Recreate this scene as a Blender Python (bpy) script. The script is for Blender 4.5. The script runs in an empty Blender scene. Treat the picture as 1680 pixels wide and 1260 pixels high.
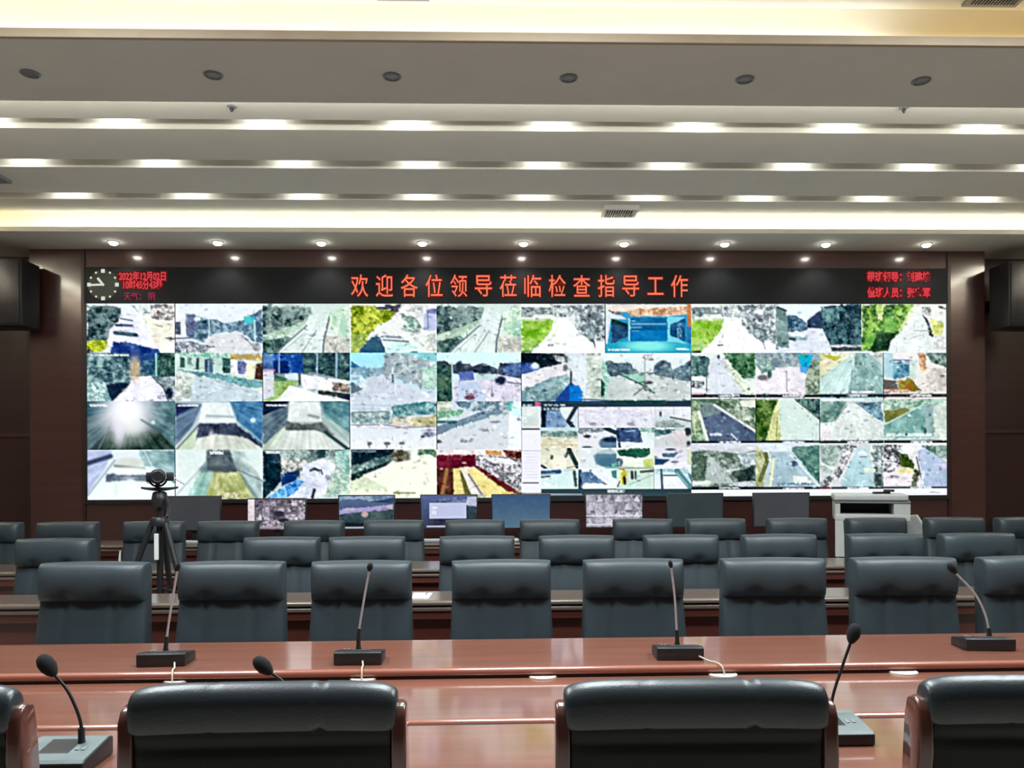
import bpy, bmesh, math, random
import numpy as np
from mathutils import Vector, Matrix

SC = bpy.context.scene
COL = SC.collection
PI = math.pi

# ------------------------------------------------------------------ camera
FPX = 1300.0                       # focal length in pixels of the 1680 px wide frame
YAW, ROLL = math.radians(1.5), math.radians(0.28)
EYE = np.array([0.0, 0.0, 1.5])
_f = np.array([math.sin(YAW), math.cos(YAW), 0.0])
_r0 = np.array([math.cos(YAW), -math.sin(YAW), 0.0])
_z = np.array([0.0, 0.0, 1.0])
_r = math.cos(ROLL) * _r0 - math.sin(ROLL) * _z
_u = math.sin(ROLL) * _r0 + math.cos(ROLL) * _z
cam = bpy.data.cameras.new('camera')
cam.sensor_width = 36.0
cam.sensor_fit = 'HORIZONTAL'
cam.lens = FPX / 1680.0 * 36.0
cam.shift_y = (773 - 630) / 1680.0
cam.clip_start = 0.05
camo = bpy.data.objects.new('camera', cam)
COL.objects.link(camo)
M = Matrix.Identity(4)
for i in range(3):
    M[i][0], M[i][1], M[i][2], M[i][3] = _r[i], _u[i], -_f[i], EYE[i]
camo.matrix_world = M
SC.camera = camo


def ray(px, py):
    return _f + (px - 840.0) / FPX * _r - (py - 773.0) / FPX * _u


def at_y(px, py, Y):
    v = ray(px, py)
    return EYE + v * (Y / v[1])


def at_z(px, py, Z):
    v = ray(px, py)
    return EYE + v * ((Z - 1.5) / v[2])


# ------------------------------------------------------------------ view, world, large lights
SC.view_settings.view_transform = 'Standard'
SC.view_settings.look = 'None'
SC.view_settings.exposure = 0.0
SC.view_settings.gamma = 1.0
SC.view_settings.use_curve_mapping = False
W = bpy.data.worlds.new('world')
SC.world = W
W.use_nodes = True
W.node_tree.nodes['Background'].inputs[0].default_value = (0.6, 0.7, 0.8, 1)
W.node_tree.nodes['Background'].inputs[1].default_value = 0.0


def area_light(name, loc, rot, sx, sy, power, color, spread=PI):
    l = bpy.data.lights.new(name, 'AREA')
    l.shape = 'RECTANGLE'
    l.size, l.size_y = sx, sy
    l.energy = power
    l.color = color
    l.spread = spread
    o = bpy.data.objects.new(name, l)
    o.location = loc
    o.rotation_euler = rot
    COL.objects.link(o)
    return o


def spot_light(name, loc, target, power, color, angle, blend=0.6, radius=0.03):
    l = bpy.data.lights.new(name, 'SPOT')
    l.energy = power
    l.color = color
    l.spot_size = math.radians(angle)
    l.spot_blend = blend
    l.shadow_soft_size = radius
    o = bpy.data.objects.new(name, l)
    o.location = loc
    d = Vector(target) - Vector(loc)
    o.rotation_euler = d.to_track_quat('-Z', 'Y').to_euler()
    COL.objects.link(o)
    return o


PANEL_P, PANEL_C = 95.0, (0.88, 0.96, 1.0)
# assumed panel lamps, out of view, added to light the table and chairs
PANELS = [(x, y) for y in (2.35, 3.75) for x in (-2.4, 0.3, 3.0)]
for (x, y) in PANELS:
    area_light('assumed_panel_light', (x, y, 4.325), (0, 0, 0), 1.1, 0.55, PANEL_P, PANEL_C)

# assumed unseen coves added to brighten the ceiling: tray sides, far beam side
COVE_C = (1.0, 0.93, 0.72)
area_light('assumed_cove_beam', (0.4, 5.80, 4.20), (math.radians(112), 0, 0), 11.6, 0.06, 48, (1.0, 0.95, 0.84))
area_light('assumed_cove_side', (-6.35, 7.2, 4.15), (PI, math.radians(-35), 0), 0.06, 2.8, 130, (1.0, 0.95, 0.84))
area_light('assumed_cove_side', (7.0, 7.2, 4.15), (PI, math.radians(35), 0), 0.06, 2.8, 130, (1.0, 0.95, 0.84))


# ------------------------------------------------------------------ object helpers
def tag(o, label=None, cat=None, group=None, kind=None):
    if label: o['label'] = label
    if cat: o['category'] = cat
    if group: o['group'] = group
    if kind: o['kind'] = kind
    return o


def empty(name, loc=(0, 0, 0), rz=0.0):
    o = bpy.data.objects.new(name, None)
    o.empty_display_size = 0.1
    o.location = loc
    o.rotation_euler = (0, 0, rz)
    COL.objects.link(o)
    return o


def copy_tree(o, parent=None):
    c = o.copy()
    COL.objects.link(c)
    c.parent = parent
    for ch in list(o.children):
        copy_tree(ch, c)
    return c


class MB:
    """collects shapes into one mesh"""
    def __init__(s):
        s.bm = bmesh.new()

    def _xf(s, vs, rot=None, piv=None):
        if rot is not None:
            m = rot.to_4x4()
            p = Vector(piv)
            for v in vs:
                v.co = m @ (v.co - p) + p

    def box(s, x0, y0, z0, x1, y1, z1, bevel=0.0, seg=2, rot=None):
        r = bmesh.ops.create_cube(s.bm, size=1.0)
        vs = r['verts']
        for v in vs:
            v.co.x = x0 + (v.co.x + .5) * (x1 - x0)
            v.co.y = y0 + (v.co.y + .5) * (y1 - y0)
            v.co.z = z0 + (v.co.z + .5) * (z1 - z0)
        c = ((x0 + x1) / 2, (y0 + y1) / 2, (z0 + z1) / 2)
        if bevel > 0:
            es = set()
            for v in vs:
                es.update(v.link_edges)
            b = bmesh.ops.bevel(s.bm, geom=list(es), offset=bevel, segments=seg, profile=0.5, affect='EDGES')
            vs = list({v for f in b['faces'] for v in f.verts} | {v for v in vs if v.is_valid})
        s._xf(vs, rot, c)
        return vs

    def tube(s, pts, r, n=10, cap=True):
        pts = [Vector(p) for p in pts]
        m = len(pts)
        rs = r if isinstance(r, (list, tuple)) else [r] * m
        rings = []
        nrm = None
        for i, p in enumerate(pts):
            t = (pts[min(i + 1, m - 1)] - pts[max(i - 1, 0)]).normalized()
            if nrm is None:
                a = Vector((0, 0, 1)) if abs(t.z) < .9 else Vector((1, 0, 0))
                nrm = t.cross(a).normalized()
            nrm = (nrm - t * nrm.dot(t)).normalized()
            b = t.cross(nrm)
            rings.append([s.bm.verts.new(p + (nrm * math.cos(2 * PI * k / n) + b * math.sin(2 * PI * k / n)) * rs[i]) for k in range(n)])
        for i in range(m - 1):
            for k in range(n):
                s.bm.faces.new((rings[i][k], rings[i][(k + 1) % n], rings[i + 1][(k + 1) % n], rings[i + 1][k]))
        if cap:
            s.bm.faces.new(rings[0][::-1])
            s.bm.faces.new(rings[-1])

    def lathe(s, prof, n=24, c=(0, 0, 0), axis='z'):
        rings = []
        for (r, z) in prof:
            ring = []
            for k in range(n):
                a = 2 * PI * k / n
                x, y = r * math.cos(a), r * math.sin(a)
                p = (x, y, z) if axis == 'z' else ((x, z, y) if axis == 'y' else (z, x, y))
                ring.append(s.bm.verts.new((c[0] + p[0], c[1] + p[1], c[2] + p[2])))
            rings.append(ring)
        for i in range(len(rings) - 1):
            for k in range(n):
                try:
                    s.bm.faces.new((rings[i][k], rings[i][(k + 1) % n], rings[i + 1][(k + 1) % n], rings[i + 1][k]))
                except ValueError:
                    pass
        s.bm.faces.new(rings[0][::-1])
        s.bm.faces.new(rings[-1])

    def prism(s, pts, axis, a, b):
        """closed outline extruded along an axis: 'x' outline is (y,z), 'y' outline is (x,z), 'z' outline is (x,y)"""
        def P(p, t):
            return {'x': (t, p[0], p[1]), 'y': (p[0], t, p[1]), 'z': (p[0], p[1], t)}[axis]
        A = [s.bm.verts.new(P(p, a)) for p in pts]
        B = [s.bm.verts.new(P(p, b)) for p in pts]
        n = len(pts)
        for k in range(n):
            s.bm.faces.new((A[k], A[(k + 1) % n], B[(k + 1) % n], B[k]))
        s.bm.faces.new(A[::-1])
        s.bm.faces.new(B)

    def pad(s, fn, nu=24, nv=24):
        """closed cushion: fn(a,b,side) -> point, a and b in -1..1, side +1 / -1; both sides meet at the rim"""
        ca = [math.sin(PI / 2 * (-1 + 2 * i / nu)) for i in range(nu + 1)]
        cb = [math.sin(PI / 2 * (-1 + 2 * j / nv)) for j in range(nv + 1)]
        G = {}
        for sd in (1, -1):
            for i, a in enumerate(ca):
                for j, b in enumerate(cb):
                    rim = i in (0, nu) or j in (0, nv)
                    if rim and sd == -1:
                        G[sd, i, j] = G[1, i, j]
                    else:
                        G[sd, i, j] = s.bm.verts.new(fn(a, b, sd))
        for sd in (1, -1):
            for i in range(nu):
                for j in range(nv):
                    q = (G[sd, i, j], G[sd, i + 1, j], G[sd, i + 1, j + 1], G[sd, i, j + 1])
                    s.bm.faces.new(q if sd == 1 else q[::-1])

    def build(s, name, mat, parent=None, smooth=False):
        bmesh.ops.recalc_face_normals(s.bm, faces=s.bm.faces[:])
        me = bpy.data.meshes.new(name)
        s.bm.to_mesh(me)
        s.bm.free()
        me.materials.append(mat)
        if smooth:
            me.polygons.foreach_set('use_smooth', [True] * len(me.polygons))
            try:
                me.set_sharp_from_angle(angle=math.radians(50))
            except Exception:
                pass
        o = bpy.data.objects.new(name, me)
        COL.objects.link(o)
        o.parent = parent
        return o


def curve_pts(P, n=16):
    """Catmull-Rom through points"""
    P = [np.array(p, float) for p in P]
    P = [2 * P[0] - P[1]] + P + [2 * P[-1] - P[-2]]
    out = []
    for i in range(1, len(P) - 2):
        for k in range(n):
            t = k / n
            out.append(.5 * (2 * P[i] + (P[i + 1] - P[i - 1]) * t + (2 * P[i - 1] - 5 * P[i] + 4 * P[i + 1] - P[i + 2]) * t * t + (3 * P[i] - P[i - 1] - 3 * P[i + 1] + P[i + 2]) * t ** 3))
    out.append(P[-2])
    return out


# ------------------------------------------------------------------ materials
def srgb(c):
    out = []
    for v in c:
        v /= 255.0
        out.append(v / 12.92 if v <= .04045 else ((v + .055) / 1.055) ** 2.4)
    return out


def mat(name, col, rough=.5, metal=0.0, coat=0.0, noise=None, bump=None, spec=.5, coat_rough=.08, coat_ior=1.5):
    m = bpy.data.materials.new(name)
    m.use_nodes = True
    nt = m.node_tree
    b = nt.nodes['Principled BSDF']
    b.inputs['Base Color'].default_value = (*col, 1)
    b.inputs['Roughness'].default_value = rough
    b.inputs['Metallic'].default_value = metal
    b.inputs['Coat Weight'].default_value = coat
    b.inputs['Coat Roughness'].default_value = coat_rough
    b.inputs['Specular IOR Level'].default_value = spec
    b.inputs['Coat IOR'].default_value = coat_ior
    tc = nt.nodes.new('ShaderNodeTexCoord')
    if noise:
        col2, scale, stretch = noise
        mp = nt.nodes.new('ShaderNodeMapping')
        mp.inputs['Scale'].default_value = stretch
        nz = nt.nodes.new('ShaderNodeTexNoise')
        nz.inputs['Scale'].default_value = scale
        nz.inputs['Detail'].default_value = 6
        rp = nt.nodes.new('ShaderNodeValToRGB')
        rp.color_ramp.elements[0].position = .35
        rp.color_ramp.elements[1].position = .68
        rp.color_ramp.elements[0].color = (*col, 1)
        rp.color_ramp.elements[1].color = (*col2, 1)
        nt.links.new(tc.outputs['Object'], mp.inputs[0])
        nt.links.new(mp.outputs[0], nz.inputs['Vector'])
        nt.links.new(nz.outputs['Fac'], rp.inputs[0])
        nt.links.new(rp.outputs[0], b.inputs['Base Color'])
    if bump:
        scale, strength = bump
        nz = nt.nodes.new('ShaderNodeTexNoise')
        nz.inputs['Scale'].default_value = scale
        nz.inputs['Detail'].default_value = 3
        bp = nt.nodes.new('ShaderNodeBump')
        bp.inputs['Strength'].default_value = strength
        bp.inputs['Distance'].default_value = .002
        nt.links.new(tc.outputs['Object'], nz.inputs['Vector'])
        nt.links.new(nz.outputs['Fac'], bp.inputs['Height'])
        nt.links.new(bp.outputs[0], b.inputs['Normal'])
    return m


def emit(name, col, strength, sampling=True):
    m = bpy.data.materials.new(name)
    m.use_nodes = True
    nt = m.node_tree
    nt.nodes.clear()
    e = nt.nodes.new('ShaderNodeEmission')
    e.inputs[0].default_value = (*col, 1)
    e.inputs[1].default_value = strength
    o = nt.nodes.new('ShaderNodeOutputMaterial')
    nt.links.new(e.outputs[0], o.inputs[0])
    if not sampling:
        m.cycles.emission_sampling = 'NONE'
    return m


PAINT = mat('ceiling paint', (.69, .69, .625), .85, noise=((.72, .72, .655), 3, (1, 1, 1)))
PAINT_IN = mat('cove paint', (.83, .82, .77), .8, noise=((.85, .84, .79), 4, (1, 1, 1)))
FLOORM = mat('pale floor for bounce light', (.42, .38, .33), .35, noise=((.5, .46, .4), 1.5, (1, 1, 1)))  # unseen floor, made pale to bounce light up to the ceiling
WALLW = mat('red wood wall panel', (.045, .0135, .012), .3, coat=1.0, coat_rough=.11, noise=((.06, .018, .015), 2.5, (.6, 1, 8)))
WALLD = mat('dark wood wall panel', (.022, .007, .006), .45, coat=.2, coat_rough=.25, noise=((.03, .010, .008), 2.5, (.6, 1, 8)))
WALLP = mat('plain side wall', (.22, .17, .14), .7, noise=((.25, .2, .16), 2, (1, 1, 1)))
WOOD = mat('glossy red table wood', (.19, .066, .040), .42, coat=1.0, coat_rough=.085, coat_ior=1.85, noise=((.235, .087, .055), 3.0, (.5, 8, 8)))
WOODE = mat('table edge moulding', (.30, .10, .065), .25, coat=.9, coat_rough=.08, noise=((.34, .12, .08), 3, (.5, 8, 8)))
DESKW = mat('desk wood', (.075, .018, .013), .35, coat=.5, coat_rough=.15, noise=((.1, .026, .018), 3, (.5, 8, 8)))
DESKT = mat('desk top wood', (.125, .088, .068), .3, coat=.7, coat_rough=.15, noise=((.15, .108, .085), 3, (.5, 8, 8)))
POSTW = mat('chair frame wood', (.075, .022, .015), .28, coat=.9, coat_rough=.07, noise=((.11, .032, .021), 6, (6, 6, .8)))
GROOVE_SHADE = mat('dark groove and edge shade', (.012, .004, .003), .7)
LEATH = mat('dark leather', (.034, .047, .054), .44, bump=(160, .25))
LEATHB = mat('black leather', (.0065, .0075, .0075), .5, bump=(160, .25), spec=.3)
LEATH_TOPLIT = mat('black leather with top light in colour', (.016, .025, .031), .36, bump=(160, .2), spec=.8)  # same black leather, with the light on the roll's top put into its colour
BLACKP = mat('black plastic', (.012, .012, .013), .42, noise=((.016, .016, .017), 30, (1, 1, 1)))
DARKP = mat('dark grey plastic', (.045, .05, .055), .4, noise=((.052, .058, .062), 30, (1, 1, 1)))
GREYP = mat('grey plastic', (.20, .22, .23), .38, noise=((.23, .25, .26), 20, (1, 1, 1)))
WHITEP = mat('white plastic', (.55, .56, .53), .4, noise=((.6, .6, .57), 12, (1, 1, 1)))
CREAM = mat('cream plastic ring', (.62, .55, .48), .4, noise=((.66, .6, .52), 20, (1, 1, 1)))
STEEL = mat('brushed steel', (.6, .6, .6), .28, metal=1.0, noise=((.68, .68, .68), 40, (1, 1, 1)))
FOAM = mat('black foam', (.008, .008, .009), .95, bump=(400, .8))
PAPER = mat('white paper', (.75, .75, .72), .8, noise=((.8, .8, .78), 8, (1, 1, 1)))
CORD = mat('pale cord', (.5, .42, .32), .6, noise=((.55, .47, .36), 30, (1, 1, 1)))
METALD = mat('dark metal', (.03, .03, .032), .35, metal=.6, noise=((.04, .04, .042), 30, (1, 1, 1)))
BANNERM = mat('unlit led panel', (.010, .013, .016), .55, noise=((.013, .016, .019), 60, (1, 1, 1)), spec=.2)
NECK = mat('pale satin metal', (.52, .53, .55), .32, metal=.3, noise=((.58, .59, .6), 40, (1, 1, 1)))
PADM = mat('grey blue plastic', (.15, .185, .185), .35, noise=((.17, .205, .205), 20, (1, 1, 1)))
LAMPON = emit('lit lamp', (1.0, .93, .84), 22.0)
LAMPOFF = mat('unlit lamp', (.12, .12, .11), .3, noise=((.15, .15, .14), 20, (1, 1, 1)))
PANELON = emit('assumed panel lamp diffuser', PANEL_C, 3.0, sampling=False)
ORD = ['leftmost', 'second from left', 'third from left', 'fourth from left', 'fifth from left', 'sixth from left', 'seventh from left', 'eighth from left', 'ninth from left', 'tenth from left', 'eleventh from left', 'twelfth from left', 'thirteenth from left', 'fourteenth from left']
# ------------------------------------------------------------------ the room
XL, XR, YB, YR = -6.6, 7.3, 9.5, -3.6
ZC, ZS = 4.35, 4.15           # main ceiling, underside of beam and soffit


def struct(name, mb, m, smooth=False):
    return tag(mb.build(name, m, None, smooth), kind='structure')


b = MB(); b.box(XL, YR, -.1, XR, 10.0, 0); struct('floor', b, FLOORM)
b = MB(); b.box(XL - .2, YR, 0, XL, 10.0, 4.8); struct('wall_left', b, WALLP)
b = MB(); b.box(XR, YR, 0, XR + .2, 10.0, 4.8); struct('wall_right', b, WALLP)
b = MB(); b.box(XL, YR - .2, 0, XR, YR, 4.8); struct('wall_rear', b, WALLD)
b = MB()                       # middle of the back wall stands forward of both its ends
b.box(-5.44, YB, 0, 6.02, 10.0, 4.25)
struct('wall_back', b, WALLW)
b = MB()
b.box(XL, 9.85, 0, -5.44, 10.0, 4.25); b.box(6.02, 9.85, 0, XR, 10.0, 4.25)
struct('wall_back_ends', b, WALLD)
b = MB()
b.box(XL, 9.82, 1.95, -5.44, 9.85, 1.99, .004); b.box(6.02, 9.82, 1.95, XR, 9.85, 1.99, .004)
struct('trim_1', b, WALLW)
b = MB()                       # dark corner strips beside the screen bay
b.box(-4.83, 9.478, .1, -4.79, YB, 4.14, .004); b.box(5.55, 9.478, .1, 5.59, YB, 4.14, .004)
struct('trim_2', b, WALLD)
b = MB(); b.box(XL, 9.45, 0, XR, 9.5, .1, .005); struct('baseboard_back', b, WALLD)

SLOTS = [(6.45, 6.64), (7.29, 7.48), (8.16, 8.345)]
b = MB()                       # ceiling: coffer, beam with its cove, tray cut by three slots, back soffit with its cove
b.box(XL, YR, ZC + .01, XR, 4.86, ZC + .16)
ys = [5.82] + [v for s in SLOTS for v in s] + [8.80]
for k in range(0, len(ys), 2):
    b.box(XL, ys[k], ZC, XR, ys[k + 1], ZC + .16)
struct('ceiling', b, PAINT)
b = MB()
b.box(XL, 4.88, ZS, XR, 5.72, ZS + .012)              # beam underside
b.box(XL, 5.695, ZS + .012, XR, 5.72, ZS + .03)
struct('ceiling_beam', b, PAINT)
b = MB(); b.box(XL, 4.874, ZS - .004, XR, 4.905, ZS + .052, .004); struct('trim_10', b, mat('champagne lip', (.40, .31, .21), .6, noise=((.43, .34, .235), 6, (1, 1, 1))))
b = MB()
b.box(XL, 8.80, ZS, XR, 9.98, ZS + .012)
b.box(XL, 8.80, ZS + .012, XR, 8.825, ZS + .05)
struct('ceiling_soffit', b, PAINT)
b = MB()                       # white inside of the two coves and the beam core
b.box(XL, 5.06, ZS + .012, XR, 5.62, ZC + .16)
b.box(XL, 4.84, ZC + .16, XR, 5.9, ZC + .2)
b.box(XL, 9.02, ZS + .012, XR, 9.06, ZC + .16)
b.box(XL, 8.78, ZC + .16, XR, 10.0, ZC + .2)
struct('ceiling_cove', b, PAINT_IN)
b = MB()                       # slot liners
for (y0, y1) in SLOTS:
    b.box(XL, y0 - .012, ZC + .16, XR, y0, ZC + .30)
    b.box(XL, y1, ZC + .16, XR, y1 + .012, ZC + .30)
    b.box(XL, y0 - .012, ZC + .30, XR, y1 + .012, ZC + .32)
struct('ceiling_slots', b, PAINT)

# light strips lying in the coves, behind the lips
def strip(name, y, z, x0, x1, m):
    b = MB(); b.box(x0, y, z, x1, y + .02, z + .012); return struct(name, b, m)
CW = emit('cove strip', (1.0, .92, .77), 22.0)
CY = emit('cove strip warm', (1.0, .68, .26), 8.5)
strip('trim_3', 4.93, ZS + .014, XL, 2.55, CW)
strip('trim_4', 4.93, ZS + .014, 2.6, XR, CY)
strip('trim_5', 8.85, ZS + .014, -5.1, XR, CW)
strip('trim_6', 8.85, ZS + .014, XL, -5.15, emit('cove strip yellow', (1.0, .80, .40), 20.0))

# slot spotlights: small cans on the slot roof, their light grazing the far face of each slot
row_px = [[(-20, 203), (195, 203), (435, 203), (672, 204), (905, 205), (1140, 205), (1375, 207), (1610, 208)],
          [(45, 268), (262, 268), (482, 269), (688, 270), (890, 271), (1095, 271), (1300, 271), (1505, 272), (1700, 273)],
          [(117, 321), (315, 321), (500, 322), (690, 323), (875, 323), (1060, 323), (1240, 323), (1430, 324), (1610, 324)]]
for ri, ((y0, y1), row) in enumerate(zip(SLOTS, row_px)):
    b = MB()
    for (px, py) in row:
        x = at_y(px, py, y1)[0]
        yl = y1 - .13
        b.lathe([(.034, .0), (.034, .05), (.028, .055)], 16, (x, yl, ZC + .245))
        spot_light('slot_spot_light', (x, yl, ZC + .235), (x, y1 - .02, ZC - .1), 10.5, (1, .97, .92), 136, 1.0, .02)
    struct('trim_%d' % (7 + ri), b, WHITEP)


# ------------------------------------------------------------------ ceiling fittings
def downlight(x, y, z, lit, label, group):
    o = empty('ceiling_downlight', (x, y, z))
    tag(o, label, 'ceiling light', group)
    b = MB(); b.lathe([(.062, .0), (.062, -.006), (.048, -.012), (.044, -.004)], 28); b.build('ring', WHITEP if lit else GREYP, o, True)
    b = MB(); b.lathe([(.052, -.006), (.047, -.022), (.032, -.036), (.004, -.042)] if lit else [(.043, -.003), (.030, -.001), (.004, -.0005)], 24); b.build('lamp', LAMPON if lit else LAMPOFF, o, True)  # lit lamps bulge down, their bloom is put into the shape
    return o


for i, (px, py) in enumerate([(186, 397), (357, 397), (527, 398), (693, 399), (859, 399), (1024, 399), (1189, 399), (1355, 398), (1520, 398)]):
    x = at_y(px, py, 9.19)[0]
    downlight(x, 9.19, ZS, True, 'lit round downlight above the video wall, %s of nine' % ORD[i], 'lit downlights above the video wall')
    spot_light('downlight_light', (x, 9.19, ZS - .03), (x, 9.24, 0), 55, (1, .93, .85), 120, .8, .04)
for i, (px, py) in enumerate([(50, 122), (350, 124), (643, 125), (933, 126), (1222, 129), (1511, 131)]):
    x = at_y(px, py, 5.33)[0]
    downlight(x, 5.33, ZS, False, 'unlit round downlight on the grey ceiling beam, %s of six' % ORD[i], 'unlit downlights on the beam')
for (px, py, w) in ((380, 174, 'left'), (1483, 176, 'right')):
    p = at_z(px, py, ZC)
    o = empty('ceiling_sensor', (p[0], p[1], ZC))
    tag(o, 'tiny dark fitting behind the grey ceiling beam, the %s one of two' % w, 'ceiling fitting', 'small ceiling fittings')
    b = MB(); b.lathe([(.035, 0), (.035, -.008), (.014, -.012)], 16); b.build('plate', GREYP, o, True)
    b = MB(); b.lathe([(.010, -.010), (.016, -.03), (.006, -.045)], 12); b.build('tip', BLACKP, o, True)


def vent(x0, x1, y0, y1, z, label, n, mat_f, drop=.02):
    o = empty('ceiling_vent', ((x0 + x1) / 2, (y0 + y1) / 2, z))
    tag(o, label, 'air vent')
    w, d = (x1 - x0) / 2, (y1 - y0) / 2
    b = MB()
    t = min(.03, w * .2)
    b.box(-w, -d, -drop, w, -d + t, 0, .003); b.box(-w, d - t, -drop, w, d, 0, .003)
    b.box(-w, -d + t, -drop, -w + t, d - t, 0, .003); b.box(w - t, -d + t, -drop, w, d - t, 0, .003)
    b.build('frame', mat_f, o)
    b = MB(); b.box(-w + t, -d + t, -.004, w - t, d - t, -.001); b.build('backing', BLACKP, o)
    b = MB()
    for k in range(n):
        x = -w + t + (k + .5) * (2 * w - 2 * t) / n
        b.box(x - .004, -d + t, -drop, x + .004, d - t, -.004, rot=Matrix.Rotation(.5, 3, 'Y'))
    b.build('slats', mat_f, o)
    return o


p = at_z(620, 4, ZC); q = at_z(705, 4, ZC)
vent(p[0], q[0], 4.62, 4.80, ZC + .01, 'slatted ceiling vent at the top edge, left of the other one there', 14, GREYP)
p = at_z(1578, 8, ZC); q = at_z(1668, 8, ZC)
vent(p[0], q[0], 4.55, 4.80, ZC + .01, 'dark slatted ceiling vent in the top right corner', 14, GREYP)
p = at_z(985, 352, ZC); q = at_z(1040, 352, ZC)
vent(p[0], q[0], 8.46, 8.76, ZC, 'white slatted vent hanging just before the bright back cove', 12, PAPER, .05)
p = at_z(30, 303, ZC)
vent(p[0] - .62, p[0], 7.54, 7.84, ZC, 'grey ceiling vent at the left edge between two rows of light pools', 10, GREYP, .03)
for (x, y) in PANELS:          # assumed panel lamps over the table, out of view
    o = empty('assumed_panel_lamp', (x, y, ZC + .01))
    tag(o, 'assumed ceiling panel lamp above the conference table, outside the picture', 'ceiling light', 'assumed panel lamps over the table')
    b = MB(); b.box(-.58, -.30, -.012, .58, .30, 0, .003); b.build('frame', WHITEP, o)
    b = MB(); b.box(-.55, -.275, -.016, .55, .275, -.012); b.build('diffuser', PANELON, o)


# ------------------------------------------------------------------ loudspeakers
def speaker(x0, x1, ztop, label):
    o = empty('loudspeaker', ((x0 + x1) / 2, 9.25, ztop - .76))
    tag(o, label, 'speaker', 'wall loudspeakers')
    w = (x1 - x0) / 2
    b = MB(); b.box(-w, -.17, 0, w, .2, .76, .012); b.build('cabinet', BLACKP, o, True)
    b = MB(); b.box(-w + .02, -.185, .02, w - .02, -.168, .74, .006); b.build('grille', METALD, o, True)
    b = MB(); b.box(-.05, .2, .3, .05, .585, .44, .004); b.build('bracket', METALD, o)
    return o


zt = at_y(20, 423, 9.08)[2]
xr = at_y(35, 450, 9.08)[0]
speaker(xr - .5, xr, zt, 'black wall loudspeaker at the left edge beside the screen')
zt = at_y(1665, 428, 9.08)[2]
xl = at_y(1655, 450, 9.08)[0]
speaker(xl, xl + .5, zt, 'black wall loudspeaker at the right edge beside the screen')
# ------------------------------------------------------------------ pictures shown on the screens, painted in code
rng = np.random.default_rng(7)
_LAT = rng.random((64, 64))


def vnoise(x, y, s, seed=0):
    x = x / s + seed * 7.31
    y = y / s + seed * 3.17
    i, j = np.floor(x).astype(int), np.floor(y).astype(int)
    u, v = x - i, y - j
    u, v = u * u * (3 - 2 * u), v * v * (3 - 2 * v)
    g = lambda a, c: _LAT[a % 64, c % 64]
    return (g(i, j) * (1 - u) + g(i + 1, j) * u) * (1 - v) + (g(i, j + 1) * (1 - u) + g(i + 1, j + 1) * u) * v


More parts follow.
